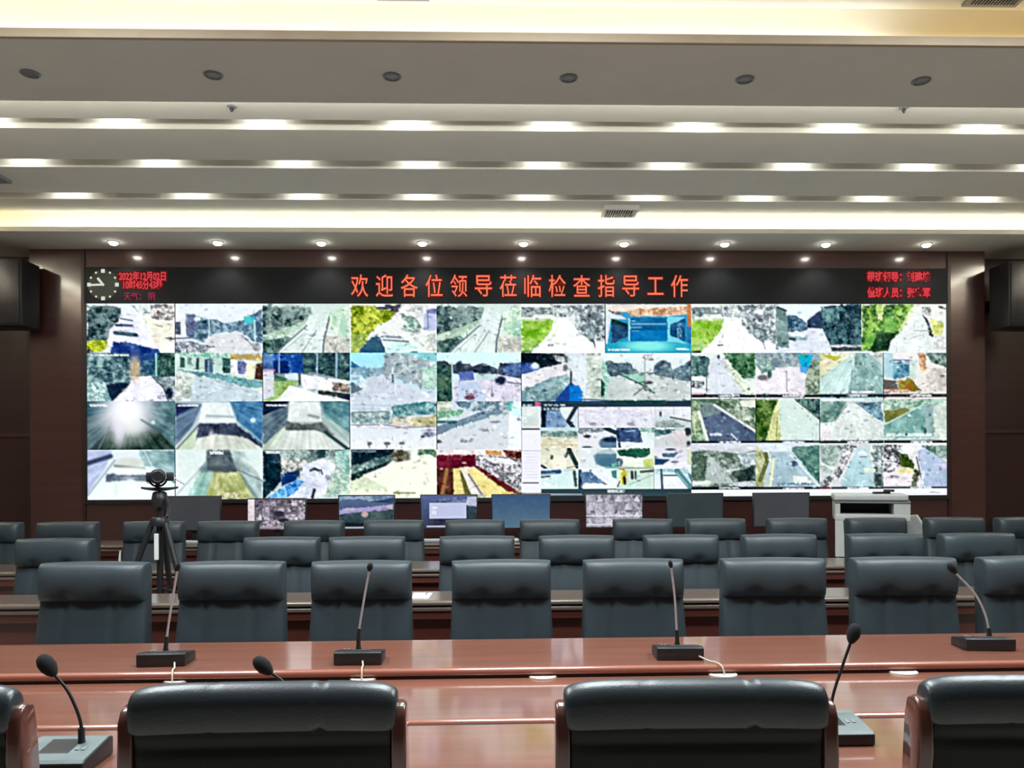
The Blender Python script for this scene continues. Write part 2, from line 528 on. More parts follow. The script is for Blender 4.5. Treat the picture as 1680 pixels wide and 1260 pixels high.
class Canvas:
    """a picture of w x h cells; shapes are given in the units of the crop set with at()"""
    def __init__(s, w, h, mapf):
        s.w, s.h, s.mapf = w, h, mapf
        s.a = np.zeros((h, w, 3))
        s.clip = (0, 0, w, h)
        s.seed = 0
        s.vp = None
        s.at(0, 0, 1)

    def at(s, ox, oy, sc):
        s.o = (ox, oy, sc)

    def pts(s, P):
        P = np.array(P, float)
        X = P[:, 0] / s.o[2] + s.o[0]
        Y = P[:, 1] / s.o[2] + s.o[1]
        return s.mapf(X, Y)

    def _grid(s, x0, y0, x1, y1):
        x0 = max(int(math.floor(x0)), s.clip[0]); y0 = max(int(math.floor(y0)), s.clip[1])
        x1 = min(int(math.ceil(x1)) + 1, s.clip[2]); y1 = min(int(math.ceil(y1)) + 1, s.clip[3])
        if x1 <= x0 or y1 <= y0:
            return None
        xx, yy = np.meshgrid(np.arange(x0, x1) + .5, np.arange(y0, y1) + .5)
        return x0, y0, x1, y1, xx, yy

    def _put(s, g, m, c, c2, sc, amp):
        x0, y0, x1, y1, xx, yy = g
        s.seed += 1
        c = np.array(c, float)
        if c2 is not None:
            n = .42 * vnoise(xx, yy, sc * 1.1, s.seed) + .33 * vnoise(xx, yy, sc * .5, s.seed + 9) + .25 * vnoise(xx, yy, max(1.3, sc * .26), s.seed + 4)
            t = np.clip((n - .34) / .32 + .9 * (vnoise(xx, yy, sc * 2.6, s.seed + 14) - .5), 0, 1)
            col = c + (np.array(c2, float) - c) * t[..., None]
        else:
            col = np.broadcast_to(c, xx.shape + (3,)).copy()
        if amp:
            n = vnoise(xx, yy, 1.7, s.seed + 3) - .5 + .8 * (vnoise(xx, yy, 5, s.seed + 5) - .5)
            col = col + (n * amp)[..., None]
        if amp > 8:
            col = col + ((vnoise(xx, yy, 17, s.seed + 17) - .5) * (34 if c2 is not None else 22) + (vnoise(xx * .5, yy * 1.6, 5, s.seed + 19) - .5) * 12)[..., None]
        if s.vp is not None and amp > 8:
            dx, dy = xx - s.vp[0], yy - s.vp[1]
            n = vnoise(np.arctan2(dy, dx) * 30 + 200, np.log(np.hypot(dx, dy) + 3) * 2.2, 1.0, s.seed) - .5
            col = col + (n * s.vp[2])[..., None]
        r = s.a[y0:y1, x0:x1]
        r += (col - r) * m[..., None]

    def P(s, pts, c, c2=None, sc=6, amp=14, al=1.0):
        X, Y = s.pts(pts)
        g = s._grid(X.min(), Y.min(), X.max(), Y.max())
        if g is None:
            return
        xx, yy = g[4], g[5]
        m = np.zeros(xx.shape)
        n = len(X)
        wa = 0 if amp <= 8 else (5.0 if c2 is not None else 1.5)
        wx = wa * (.6 * vnoise(xx, yy, 6, s.seed + 21) + .4 * vnoise(xx, yy, 2, s.seed + 23) - .5)
        wy = wa * (.6 * vnoise(xx, yy, 6, s.seed + 31) + .4 * vnoise(xx, yy, 2, s.seed + 33) - .5)
        for dx in (-.25, .25):
            for dy in (-.25, .25):
                ins = np.zeros(xx.shape, bool)
                px, py = xx + dx + wx, yy + dy + wy
                for i in range(n):
                    j = (i + 1) % n
                    if Y[i] == Y[j]:
                        continue
                    c_ = ((Y[i] > py) != (Y[j] > py)) & (px < (X[j] - X[i]) * (py - Y[i]) / (Y[j] - Y[i]) + X[i])
                    ins ^= c_
                m += ins / 4.0
        s._put(g, m * al, c, c2, sc, amp)

    def L(s, pts, w, c, al=1.0, soft=.7):
        X, Y = s.pts(pts)
        w = w / s.o[2] / 2
        g = s._grid(X.min() - w - 3, Y.min() - w - 3, X.max() + w + 3, Y.max() + w + 3)
        if g is None:
            return
        xx, yy = g[4], g[5]
        d = np.full(xx.shape, 1e9)
        for i in range(len(X) - 1):
            ax, ay, bx, by = X[i], Y[i], X[i + 1], Y[i + 1]
            l2 = (bx - ax) ** 2 + (by - ay) ** 2 + 1e-9
            t = np.clip(((xx - ax) * (bx - ax) + (yy - ay) * (by - ay)) / l2, 0, 1)
            d = np.minimum(d, np.hypot(xx - ax - t * (bx - ax), yy - ay - t * (by - ay)))
        s._put(g, np.clip((w - d) / soft + .5, 0, 1) * al, c, None, 1, 8)

    def E(s, cx, cy, rx, ry, c, soft=.35, al=1.0, c2=None, sc=5):
        X, Y = s.pts([(cx, cy)])
        rx, ry = rx / s.o[2], ry / s.o[2]
        k = 1 + soft
        g = s._grid(X[0] - rx * k, Y[0] - ry * k, X[0] + rx * k, Y[0] + ry * k)
        if g is None:
            return
        d = np.hypot((g[4] - X[0]) / rx, (g[5] - Y[0]) / ry)
        t = np.clip((1 + soft - d) / (2 * soft), 0, 1)
        s._put(g, t * t * (3 - 2 * t) * al, c, c2, sc, 6)

    def G(s, c1, c2, x0=None, amp=10):
        x0, y0, x1, y1 = s.clip
        g = s._grid(x0, y0, x1 - 1, y1 - 1)
        t = (g[5] - y0) / max(1, y1 - y0)
        col = np.array(c1, float) + (np.array(c2, float) - np.array(c1, float)) * t[..., None]
        s.seed += 1
        n = vnoise(g[4], g[5], 2, s.seed) - .5 + .8 * (vnoise(g[4], g[5], 6, s.seed + 5) - .5)
        s.a[y0:y1, x0:x1] = col[: y1 - y0, : x1 - x0] + (n * amp)[..., None][: y1 - y0, : x1 - x0]

    def V(s, x, y, k):
        X, Y = s.pts([(x, y)])
        s.vp = (X[0], Y[0], k)

    def blur(s, n=1):
        x0, y0, x1, y1 = s.clip
        for _ in range(n):
            p = np.pad(s.a[y0:y1, x0:x1], ((1, 1), (1, 1), (0, 0)), mode='edge')
            s.a[y0:y1, x0:x1] = (p[:-2, 1:-1] + p[2:, 1:-1] + p[1:-1, :-2] + p[1:-1, 2:] + p[1:-1, 1:-1]) / 5

    def clutter(s, n):
        x0, y0, x1, y1 = s.clip
        r = s.a[y0:y1, x0:x1]
        lum = r.mean(2)
        g = np.abs(np.gradient(lum, axis=0)) + np.abs(np.gradient(lum, axis=1))
        for _ in range(4):
            p = np.pad(g, 1, mode='edge')
            g = (p[:-2, 1:-1] + p[2:, 1:-1] + p[1:-1, :-2] + p[1:-1, 2:] + g) / 5
        w = (np.minimum(g, 14) + .4).ravel()
        idx = rng.choice(w.size, n, p=w / w.sum())
        yy, xx = np.mgrid[0:y1 - y0, 0:x1 - x0]
        for k in idx:
            cy, cx = divmod(int(k), x1 - x0)
            c = r[cy, cx].copy()
            sg = -1 if rng.random() < (.65 if c.mean() > 120 else .3) else 1
            c = c + sg * rng.uniform(22, 75) + rng.uniform(-8, 8, 3)
            rx, ry = rng.uniform(.7, 4.2), rng.uniform(.6, 2.4)
            if rng.random() < .2: rx, ry = .6, rng.uniform(2, 6)
            t = rng.uniform(-.5, .5)
            a0, a1, b0, b1 = max(0, cx - 8), cx + 9, max(0, cy - 8), cy + 9
            dx, dy = xx[b0:b1, a0:a1] - cx, yy[b0:b1, a0:a1] - cy
            d = np.hypot((dx * math.cos(t) + dy * math.sin(t)) / rx, (dy * math.cos(t) - dx * math.sin(t)) / ry)
            m = np.clip(1.5 - d, 0, 1) * .7
            q = r[b0:b1, a0:a1]
            q += (c - q) * m[..., None]

    def T(s, x0, y, x1, h, c=(240, 245, 248), dens=.72):
        X, Y = s.pts([(x0, y - h / 2), (x1, y + h / 2)])
        g = s._grid(X[0], Y[0], X[1] - 1, Y[1] - 1)
        if g is None:
            return
        s.seed += 1
        on = vnoise(g[4], g[5] * 1.7, 1.6, s.seed) > (1 - dens) * .85
        s._put(g, on * .9, c, None, 1, 10)

    def done(s, contrast=1.0):
        a = s.a
        p = np.pad(a, ((1, 1), (1, 1), (0, 0)), mode='edge')
        bl = (p[:-2, 1:-1] + p[2:, 1:-1] + p[1:-1, :-2] + p[1:-1, 2:] + 2 * a) / 6
        lo = bl.copy()
        for _ in range(3):
            p = np.pad(lo, ((2, 2), (2, 2), (0, 0)), mode='edge')
            lo = (p[:-4, 2:-2] + p[4:, 2:-2] + p[2:-2, :-4] + p[2:-2, 4:] + lo) / 5
        a = bl + .6 * (bl - lo)
        a = (a - 128) * contrast + 128 + (contrast - 1) * 20
        a = np.clip(a, 0, 255) / 255.0
        s.lin = np.where(a <= .04045, a / 12.92, ((a + .055) / 1.055) ** 2.4)

    def sample(s, U, V, rect):
        """bilinear, kept inside the feed's own rectangle"""
        x0, y0, x1, y1 = rect
        U = np.clip(U - .5, x0 + .01, x1 - 1.01); V = np.clip(V - .5, y0 + .01, y1 - 1.01)
        i, j = np.floor(U).astype(int), np.floor(V).astype(int)
        i = np.clip(i, 0, s.w - 2); j = np.clip(j, 0, s.h - 2)
        u, v = (U - i)[..., None], (V - j)[..., None]
        a = s.lin
        return (a[j, i] * (1 - u) + a[j, i + 1] * u) * (1 - v) + (a[j + 1, i] * (1 - u) + a[j + 1, i + 1] * u) * v


def screen_mat(name, strength):
    m = bpy.data.materials.new(name)
    m.use_nodes = True
    nt = m.node_tree
    nt.nodes.clear()
    at = nt.nodes.new('ShaderNodeAttribute')
    at.attribute_name = 'picture'
    e = nt.nodes.new('ShaderNodeEmission')
    e.inputs[1].default_value = strength
    o = nt.nodes.new('ShaderNodeOutputMaterial')
    nt.links.new(at.outputs['Color'], e.inputs[0])
    nt.links.new(e.outputs[0], o.inputs[0])
    m.cycles.emission_sampling = 'NONE'
    return m


def picture(name, cv, rect, world, m, parent, step=1.45):
    """grid mesh in a plane of constant y carrying one picture; rect in canvas cells, world = (x0, z0, x1, z1, y) relative to parent"""
    x0, y0, x1, y1 = rect
    nu = max(4, int((x1 - x0) / step)); nv = max(4, int((y1 - y0) / step))
    U, V = np.meshgrid(np.linspace(x0, x1, nu + 1), np.linspace(y0, y1, nv + 1))
    X = world[0] + (U - x0) / (x1 - x0) * (world[2] - world[0])
    Z = world[3] - (V - y0) / (y1 - y0) * (world[3] - world[1])
    co = np.stack([X, np.full_like(X, world[4]), Z], -1).reshape(-1, 3)
    i, j = np.meshgrid(np.arange(nu), np.arange(nv))
    a = (j * (nu + 1) + i).ravel()
    quads = np.stack([a, a + nu + 1, a + nu + 2, a + 1], -1)
    me = bpy.data.meshes.new(name)
    me.vertices.add(len(co)); me.vertices.foreach_set('co', co.ravel())
    me.loops.add(quads.size); me.loops.foreach_set('vertex_index', quads.ravel().astype(np.int32))
    me.polygons.add(len(quads)); me.polygons.foreach_set('loop_start', (np.arange(len(quads)) * 4).astype(np.int32))
    at = me.color_attributes.new('picture', 'FLOAT_COLOR', 'POINT')
    c = cv.sample(U, V, (x0, y0, x1, y1)).reshape(-1, 3)
    at.data.foreach_set('color', np.concatenate([c, np.ones((len(c), 1))], 1).astype(np.float32).ravel())
    me.materials.append(m)
    me.update(calc_edges=True)
    me.validate()
    o = bpy.data.objects.new(name, me)
    COL.objects.link(o)
    o.parent = parent
    return o


SX0, SX1, SZ0, SZ1 = -4.748, 5.512, 1.186, 3.496
CWID, CHEI = 1404, 318


def wallmap(px, py):
    """photo measure -> cell on the video wall"""
    out = np.array([at_y(a, c, 9.5) for a, c in zip(px, py)])
    return (out[:, 0] - SX0) / (SX1 - SX0) * CWID, (SZ1 - out[:, 2]) / (SZ1 - SZ0) * CHEI


cv = Canvas(CWID, CHEI, wallmap)
FEEDS = []


def finish():
    if FEEDS:
        lab, r = FEEDS[-1][1], FEEDS[-1][0]
        if not any(k in lab for k in ('tunnel', 'window', 'bar', 'screens', 'glare', 'empty road', 'pale car')):
            cv.clutter(int((r[2] - r[0]) * (r[3] - r[1]) / (150 if 'small' in lab else 75)))


def feed(x0, y0, x1, y1, label):
    """open a feed: measured rectangle in the photo"""
    (a, c), (e, g) = wallmap([x0, x1], [y0, y1])
    r = [int(round(a)), int(round(e)), int(round(c)), int(round(g))]
    r = (max(0, r[0]), max(0, r[1]), min(CWID, r[2]), min(CHEI, r[3]))
    finish()
    FEEDS.append((r, label))
    cv.clip = r
    cv.vp = None


P, L, E, G, T, V = cv.P, cv.L, cv.E, cv.G, cv.T, cv.V
A_, B_, C_, D_, E_, F_, G_, H_, I_, J_ = (140, 490, 5.6), (140, 655, 5.6), (428, 490, 5.6), (428, 655, 5.6), (710, 490, 5.6), (710, 655, 5.6), (985, 490, 5.6), (985, 655, 5.6), (1260, 490, 5.6), (1260, 645, 5.6)
K_ = (850, 655, 5.793)

# column 1
feed(146, 500, 290, 580, 'feed of a road with dark trees and a blue shade'); cv.at(*A_)
G((225, 235, 245), (230, 232, 240))
P([(35, 75), (200, 70), (350, 90), (330, 200), (250, 290), (230, 380), (130, 400), (35, 400)], (25, 52, 58), (120, 142, 145), 7)
P([(430, 70), (640, 70), (640, 180), (560, 160), (480, 110)], (100, 122, 128), (225, 232, 232), 6)
P([(620, 62), (840, 62), (840, 190), (720, 220), (620, 210)], (115, 108, 112), (238, 238, 232), 4)
P([(350, 120), (540, 170), (600, 300), (680, 500), (560, 440), (260, 400), (250, 350), (330, 220)], (228, 231, 248))
P([(540, 180), (840, 220), (840, 505), (720, 490), (640, 400), (600, 280)], (242, 242, 228), (222, 220, 205), 8)
L([(340, 190), (450, 210)], 14, (100, 120, 140)); L([(300, 250), (450, 255)], 22, (60, 82, 115)); L([(290, 320), (480, 340)], 36, (58, 85, 105))
L([(640, 245), (720, 262)], 18, (170, 175, 150)); L([(760, 370), (850, 380)], 16, (110, 120, 130))
P([(35, 400), (130, 390), (230, 400), (210, 470), (110, 500), (35, 460)], (120, 140, 40), (220, 230, 70), 5)
P([(35, 460), (110, 500), (35, 505)], (50, 40, 50))
P([(270, 400), (520, 430), (680, 470), (720, 510), (240, 510), (260, 460)], (26, 52, 120), (50, 80, 140), 7)
L([(540, 437), (650, 450)], 12, (215, 225, 240)); L([(60, 495), (230, 500)], 8, (190, 200, 190))
feed(290, 500, 433, 580, 'feed of a village street under a pale sky'); cv.at(*A_)
G((226, 234, 246), (205, 215, 222))
P([(940, 140), (1150, 190), (1300, 230), (1450, 210), (1560, 140), (1640, 100), (1640, 420), (1560, 400), (1430, 310), (1200, 320), (1100, 400), (940, 350)], (70, 98, 120), (160, 188, 202), 6)
P([(845, 130), (940, 150), (940, 360), (845, 350)], (225, 230, 242)); P([(845, 220), (890, 220), (890, 340), (845, 340)], (65, 75, 92))
P([(940, 160), (1010, 150), (1040, 230), (1020, 330), (940, 340)], (80, 92, 120), (120, 135, 165), 5)
E(1045, 195, 30, 22, (225, 230, 245)); P([(1470, 165), (1560, 175), (1555, 235), (1470, 240)], (75, 190, 200))
P([(1190, 335), (1430, 330), (1640, 500), (850, 510), (1100, 420)], (216, 221, 224))
P([(845, 400), (1000, 400), (1180, 450), (1100, 500), (845, 510)], (80, 90, 105), (208, 214, 220), 4)
L([(780, 375), (1000, 365)], 14, (110, 120, 135)); L([(1030, 430), (1190, 450)], 14, (130, 138, 148))
L([(1150, 190), (1150, 370)], 8, (212, 232, 236)); L([(1565, 205), (1572, 420)], 14, (180, 228, 232)); L([(1450, 340), (1600, 490)], 9, (130, 142, 148))
E(1580, 450, 40, 30, (190, 180, 190), c2=(90, 95, 105))
feed(146, 580, 290, 659, 'feed of a pale road curving between dark trees'); cv.at(*A_)
G((60, 95, 105), (90, 120, 122), amp=40)
P([(35, 505), (460, 505), (440, 770), (35, 780)], (45, 76, 88), (150, 180, 180), 7)
P([(420, 500), (690, 500), (665, 600), (480, 620), (420, 560)], (32, 60, 122), (52, 84, 140), 8)
P([(480, 580), (665, 570), (665, 705), (480, 705)], (34, 66, 98), (90, 142, 150), 6)
P([(35, 780), (230, 770), (250, 960), (35, 960)], (105, 148, 152), (205, 225, 225), 5)
P([(690, 500), (845, 500), (845, 760), (720, 740), (680, 680)], (32, 62, 60), (100, 135, 125), 7)
P([(210, 790), (430, 770), (360, 870), (270, 945), (240, 900)], (26, 44, 66))
P([(440, 720), (620, 715), (740, 830), (810, 945), (270, 945), (430, 790)], (226, 227, 242))
P([(650, 735), (845, 720), (845, 945), (790, 945), (740, 830)], (175, 185, 190), (90, 110, 115), 5)
E(475, 650, 45, 115, (205, 178, 140), .5, .8); L([(665, 510), (668, 715)], 13, (150, 218, 200)); T(65, 525, 410, 14)
E(787, 872, 34, 52, (24, 34, 56)); L([(640, 730), (735, 825), (775, 940)], 10, (60, 72, 84)); T(680, 910, 740, 30, (120, 125, 150), .5)
feed(290, 580, 433, 659, 'feed of a forecourt with a white building'); cv.at(*A_)
G((200, 215, 214), (215, 226, 228))
P([(845, 540), (1640, 540), (1640, 750), (850, 655)], (192, 218, 212))
P([(845, 500), (1350, 500), (1350, 560), (845, 550)], (110, 182, 155), (222, 234, 228), 5)
for r, c in (((885, 545, 930, 640), (60, 92, 92)), ((955, 545, 990, 610), (110, 140, 130)), ((1030, 550, 1060, 660), (45, 75, 80)), ((1110, 560, 1140, 680), (40, 62, 95)), ((1150, 560, 1185, 685), (70, 95, 130)), ((1275, 555, 1345, 690), (40, 80, 76)), ((1410, 580, 1480, 695), (140, 145, 185))):
    P([(r[0], r[1]), (r[2], r[1]), (r[2], r[3]), (r[0], r[3])], c)
P([(1350, 570), (1560, 580), (1560, 740), (1350, 690)], (228, 228, 240)); P([(1410, 580), (1490, 590), (1480, 700), (1410, 690)], (145, 150, 190), (90, 100, 150), 4)
P([(1340, 515), (1600, 515), (1640, 550), (1640, 580), (1360, 560)], (196, 158, 84), (170, 150, 100), 6)
P([(1500, 590), (1580, 590), (1560, 745), (1500, 740)], (235, 235, 205)); P([(1580, 600), (1640, 600), (1640, 755), (1565, 745)], (72, 48, 42))
P([(845, 655), (1200, 690), (1640, 765), (1640, 815), (1530, 825), (1150, 725), (850, 665)], (88, 140, 146), (120, 170, 172), 6)
P([(845, 680), (1010, 710), (1040, 900), (845, 945)], (232, 236, 228), (170, 185, 180), 5)
P([(1010, 740), (1150, 730), (1530, 830), (1640, 870), (1640, 945), (980, 945)], (190, 206, 214), amp=20)
feed(146, 659, 290, 738, 'feed of a night tunnel with a bright glare'); cv.at(*B_)
V(420, 60, 46); G((75, 102, 108), (52, 66, 72))
P([(35, 20), (290, 20), (200, 150), (35, 180)], (52, 88, 100)); P([(35, 180), (250, 120), (230, 280), (60, 465), (35, 465)], (88, 110, 116))
P([(560, 20), (840, 20), (840, 465), (700, 330), (600, 150)], (70, 100, 108), (105, 140, 145), 12)
P([(230, 300), (700, 290), (840, 470), (150, 470)], (34, 52, 46), (58, 80, 70), 9)
E(400, 120, 220, 220, (240, 240, 248), .75); E(330, 300, 50, 120, (225, 222, 232), .8, .8); E(470, 250, 90, 70, (225, 228, 225), .8, .7)
for x in (260, 290, 390, 430, 520): L([(x, 320), (x - 20 + (x - 380) * .2, 460)], 9, (110, 125, 115), .5, 2)
L([(240, 260), (140, 460)], 9, (130, 146, 142)); E(640, 215, 18, 16, (190, 230, 235)); L([(530, 190), (720, 310)], 12, (60, 80, 90), .8, 2); cv.blur(2); T(65, 60, 225, 12)
feed(290, 659, 433, 738, 'feed of a tunnel with a blurred car and blue wall'); cv.at(*B_)
V(1220, 0, 40); G((160, 180, 192), (206, 212, 206))
P([(845, 60), (1090, 50), (1000, 250), (845, 430)], (98, 122, 145)); P([(845, 40), (1050, 60), (845, 160)], (26, 38, 76))
P([(1330, 20), (1640, 20), (1640, 430), (1420, 220)], (46, 95, 142), (80, 130, 165), 12)
P([(1090, 30), (1340, 30), (1400, 220), (1050, 230)], (224, 234, 234)); L([(1130, 155), (1370, 165)], 22, (150, 170, 172), .9, 2); L([(1090, 190), (1390, 200)], 20, (225, 234, 236), .9, 2)
P([(1060, 225), (1400, 225), (1640, 420), (1640, 450), (1500, 360), (1200, 325), (1030, 385)], (78, 86, 104), (50, 60, 84), 9)
P([(1040, 360), (1200, 330), (1400, 335), (1640, 450), (1640, 468), (985, 468)], (206, 212, 202)); E(1170, 370, 26, 80, (240, 235, 235), .6, .8)
P([(1000, 285), (1040, 310), (985, 468), (880, 468)], (200, 218, 190)); L([(850, 465), (1070, 225)], 9, (40, 62, 72)); L([(1400, 200), (1640, 400)], 12, (150, 185, 190))
E(1552, 195, 24, 22, (205, 235, 255)); cv.blur(2); T(868, 60, 1050, 14)
feed(146, 738, 290, 820, 'feed of a pale car driving toward the lens'); cv.at(*B_)
V(420, 440, 34); G((214, 228, 232), (228, 238, 240))
P([(35, 470), (270, 470), (200, 640), (35, 870)], (172, 184, 214)); L([(35, 590), (250, 525)], 42, (58, 68, 96), 1, 2)
P([(500, 470), (845, 470), (845, 790), (700, 640), (560, 610)], (112, 148, 156), (168, 198, 200), 14)
L([(560, 480), (640, 640)], 12, (200, 220, 222)); E(420, 580, 130, 40, (205, 212, 205), .4); L([(290, 612), (430, 628), (560, 640)], 24, (130, 142, 138), 1, 2)
E(420, 660, 190, 32, (232, 238, 232), .4); P([(215, 680), (430, 705), (620, 690), (640, 770), (430, 740), (205, 765)], (74, 88, 104), (96, 116, 126), 9)
E(420, 725, 80, 16, (190, 198, 206), .6, .7); E(440, 850, 260, 70, (236, 242, 240), .5, .8)
L([(45, 880), (290, 560)], 12, (105, 128, 150), .8, 2); L([(760, 700), (845, 770)], 8, (70, 90, 100)); cv.blur(2); T(340, 455, 760, 14); E(300, 830, 20, 60, (200, 228, 222), .6, .6)
feed(290, 738, 433, 820, 'feed of an empty road with a dark patch ahead'); cv.at(*B_)
V(1240, 430, 40); G((212, 228, 224), (226, 234, 236))
P([(1130, 465), (1340, 465), (1420, 680), (1120, 680)], (70, 82, 92), (104, 118, 124), 10)
P([(1340, 465), (1470, 480), (1640, 760), (1640, 920), (1600, 910), (1410, 660)], (196, 212, 212), (160, 182, 182), 14)
P([(1120, 670), (1430, 670), (1570, 915), (1040, 915)], (196, 200, 150), (150, 160, 100), 10); P([(1060, 650), (1190, 660), (1120, 915), (950, 915)], (148, 192, 182), (190, 220, 212), 10)
P([(1060, 640), (1130, 560), (1140, 670), (1080, 680)], (130, 160, 165)); P([(1420, 670), (1470, 720), (1610, 915), (1560, 915)], (120, 145, 140))
E(1250, 640, 150, 30, (70, 78, 84), .6, .8)
L([(850, 880), (1130, 575)], 6, (130, 145, 148)); L([(1390, 640), (1640, 750)], 8, (86, 98, 104)); cv.blur(2); T(1160, 495, 1280, 22); T(1290, 880, 1420, 40, (235, 225, 205), .5)

# columns 3 and 5, row 1: the same slope road
def slope_road(ox, x1, g):
    cv.at(428 + ox, 490, 5.6)
    cv.V(560, 60, 22); G((206, 222, 216), (210, 224, 220))
    P([(20, 75), (470, 85), (470, 180), (250, 290), (20, 345)], (30, 52, 58), (142, 165, 160), 7)
    E(270, 130, 75, 65, (172, 190, 188), .5, .8, (130, 155, 150)); E(90, 110, 20, 70, (130, 155, 150), .5, .7)
    P([(20, 400), (250, 345), (300, 370), (180, 500), (20, 505)], (44, 70, 72), (122, 152, 142), 5)
    P([(20, 350), (480, 190), (420, 260), (260, 345), (20, 405)], (160, 190, 170), (196, 214, 196), 5)
    P([(470, 125), (620, 140), (590, 510), (160, 510), (420, 240)], (215, 229, 227))
    L([(150, 500), (430, 255)], 14, (104, 126, 128)); L([(190, 505), (400, 330)], 5, (130, 150, 150)); L([(390, 495), (520, 300)], 12, (146, 160, 170)); L([(580, 505), (587, 390), (640, 170)], 16, (86, 98, 110))
    P([(640, 130), (825, 65), (825, 380), (760, 370), (650, 300)], g, (224, 238, 222), 7)
    P([(600, 350), (825, 350), (825, 510), (600, 510)], (218, 218, 208), (178, 184, 178), 5)
    E(765, 270, 40, 100, (160, 200, 180), .5, .7)

feed(433, 500, 575, 580, 'feed of a ramp road between trees, third from left in the top row'); slope_road(0, 825, (178, 214, 188))
feed(575, 500, 717, 580, 'feed with a bright yellow-green bush beside a road'); cv.at(*C_)
G((232, 232, 232), (222, 232, 230))
P([(1280, 70), (1500, 66), (1500, 200), (1290, 190)], (190, 196, 196), (232, 232, 232), 4)
P([(835, 66), (1060, 75), (1250, 130), (1200, 200), (1080, 250), (1000, 330), (960, 440), (930, 510), (835, 510)], (98, 122, 20), (206, 214, 92), 5)
P([(835, 330), (1000, 330), (960, 440), (930, 510), (835, 510)], (110, 140, 60), (190, 200, 120), 5)
P([(970, 400), (1070, 335), (1130, 430), (1155, 510), (900, 510)], (36, 80, 130), (54, 92, 112), 8); P([(1140, 66), (1290, 66), (1270, 130), (1170, 110), (1060, 100)], (38, 36, 56), (80, 80, 90), 6)
P([(1150, 385), (1350, 395), (1510, 510), (1155, 510)], (206, 237, 236)); L([(1110, 355), (1290, 362)], 20, (128, 144, 155)); L([(1130, 385), (1360, 400)], 13, (80, 98, 110))
P([(1300, 150), (1420, 180), (1490, 270), (1420, 335), (1320, 290)], (90, 122, 112), (196, 214, 205), 6); P([(1500, 125), (1615, 100), (1615, 300), (1500, 300)], (186, 196, 226)); L([(1538, 150), (1538, 290)], 7, (104, 116, 138)); P([(1520, 110), (1615, 95), (1615, 150), (1520, 140)], (120, 130, 175))
P([(1400, 370), (1615, 320), (1615, 490), (1540, 490)], (172, 180, 176), (228, 234, 228), 4); L([(1380, 495), (1440, 497)], 14, (90, 105, 110)); T(1060, 75, 1140, 14)
feed(717, 500, 855, 580, 'feed of a ramp road between trees, fifth from left in the top row'); slope_road(282, 815, (165, 205, 175))
feed(433, 580, 575, 659, 'feed of a yard with a blue hall and white wall'); cv.at(*C_)
G((50, 76, 84), (228, 238, 234))
P([(30, 500), (835, 500), (835, 760), (520, 690), (350, 690), (30, 690)], (28, 52, 68), (70, 104, 98), 7)
P([(30, 510), (130, 510), (130, 690), (30, 690)], (100, 140, 190), (60, 90, 140), 6); P([(120, 515), (390, 515), (390, 692), (130, 692)], (28, 74, 150), (52, 104, 180), 8)
P([(120, 570), (270, 580), (270, 690), (130, 690)], (20, 48, 110)); P([(230, 690), (350, 690), (350, 760), (240, 760)], (205, 222, 228))
P([(130, 735), (350, 760), (340, 790), (140, 935), (30, 945), (60, 860)], (138, 174, 108), (170, 200, 140), 6); P([(130, 700), (260, 740), (240, 760), (130, 760)], (70, 110, 90))
L([(150, 935), (262, 795)], 17, (146, 156, 66)); P([(30, 660), (130, 655), (130, 900), (30, 930)], (202, 207, 216)); L([(30, 668), (128, 658)], 14, (206, 150, 165))
for x, y0, y1, w in ((180, 505, 685, 10), (527, 510, 690, 12), (702, 500, 750, 17)): L([(x, y0), (x - 2, y1)], w, (150, 182, 205))
P([(370, 700), (835, 760), (835, 860), (520, 835), (395, 832)], (236, 236, 250)); P([(355, 690), (375, 690), (375, 800), (355, 800)], (50, 70, 84))
P([(665, 775), (835, 790), (835, 870), (670, 850)], (112, 100, 92), (205, 195, 185), 4); P([(530, 845), (835, 880), (835, 945), (700, 905), (540, 885)], (44, 54, 56))
P([(270, 805), (400, 832), (530, 880), (700, 905), (800, 945), (140, 945), (230, 855)], (232, 241, 238)); P([(490, 705), (530, 705), (530, 865), (490, 845)], (208, 214, 224)); P([(700, 905), (835, 945), (835, 905)], (30, 38, 70))
feed(575, 580, 717, 659, 'feed of a misty open road under a light blue sky'); cv.at(*C_)
G((158, 224, 246), (200, 212, 222))
P([(835, 575), (930, 640), (835, 710)], (64, 116, 158)); P([(835, 640), (1150, 640), (1150, 720), (835, 760)], (112, 148, 168), (168, 196, 205), 5)
P([(1150, 505), (1615, 505), (1615, 835), (1500, 825), (1250, 745), (1120, 700)], (146, 162, 170), (204, 218, 218), 7); P([(1300, 500), (1615, 500), (1615, 590), (1500, 560)], (140, 205, 212))
for x in range(1240, 1560, 18): L([(x, 690 + (x - 1240) * .2), (x + 3, 600 - (x % 5) * 12)], 6, (118, 132, 142), .6)
P([(1480, 640), (1615, 620), (1615, 830), (1500, 820)], (150, 196, 180), (196, 220, 208), 6)
P([(1000, 720), (1120, 700), (1250, 755), (1615, 905), (1615, 975), (835, 975), (835, 890)], (202, 211, 223)); P([(835, 770), (940, 825), (920, 850), (835, 885)], (88, 108, 120)); L([(840, 715), (930, 715), (930, 800)], 16, (200, 214, 226))
L([(1215, 640), (1216, 700)], 14, (224, 230, 234)); L([(1216, 705), (1218, 770)], 20, (104, 106, 116)); L([(1150, 700), (1165, 735)], 26, (150, 150, 165), .8)
feed(717, 580, 855, 659, 'feed of a lot with parked dark vehicles and treeline'); cv.at(*E_)
G((206, 242, 242), (206, 208, 226))
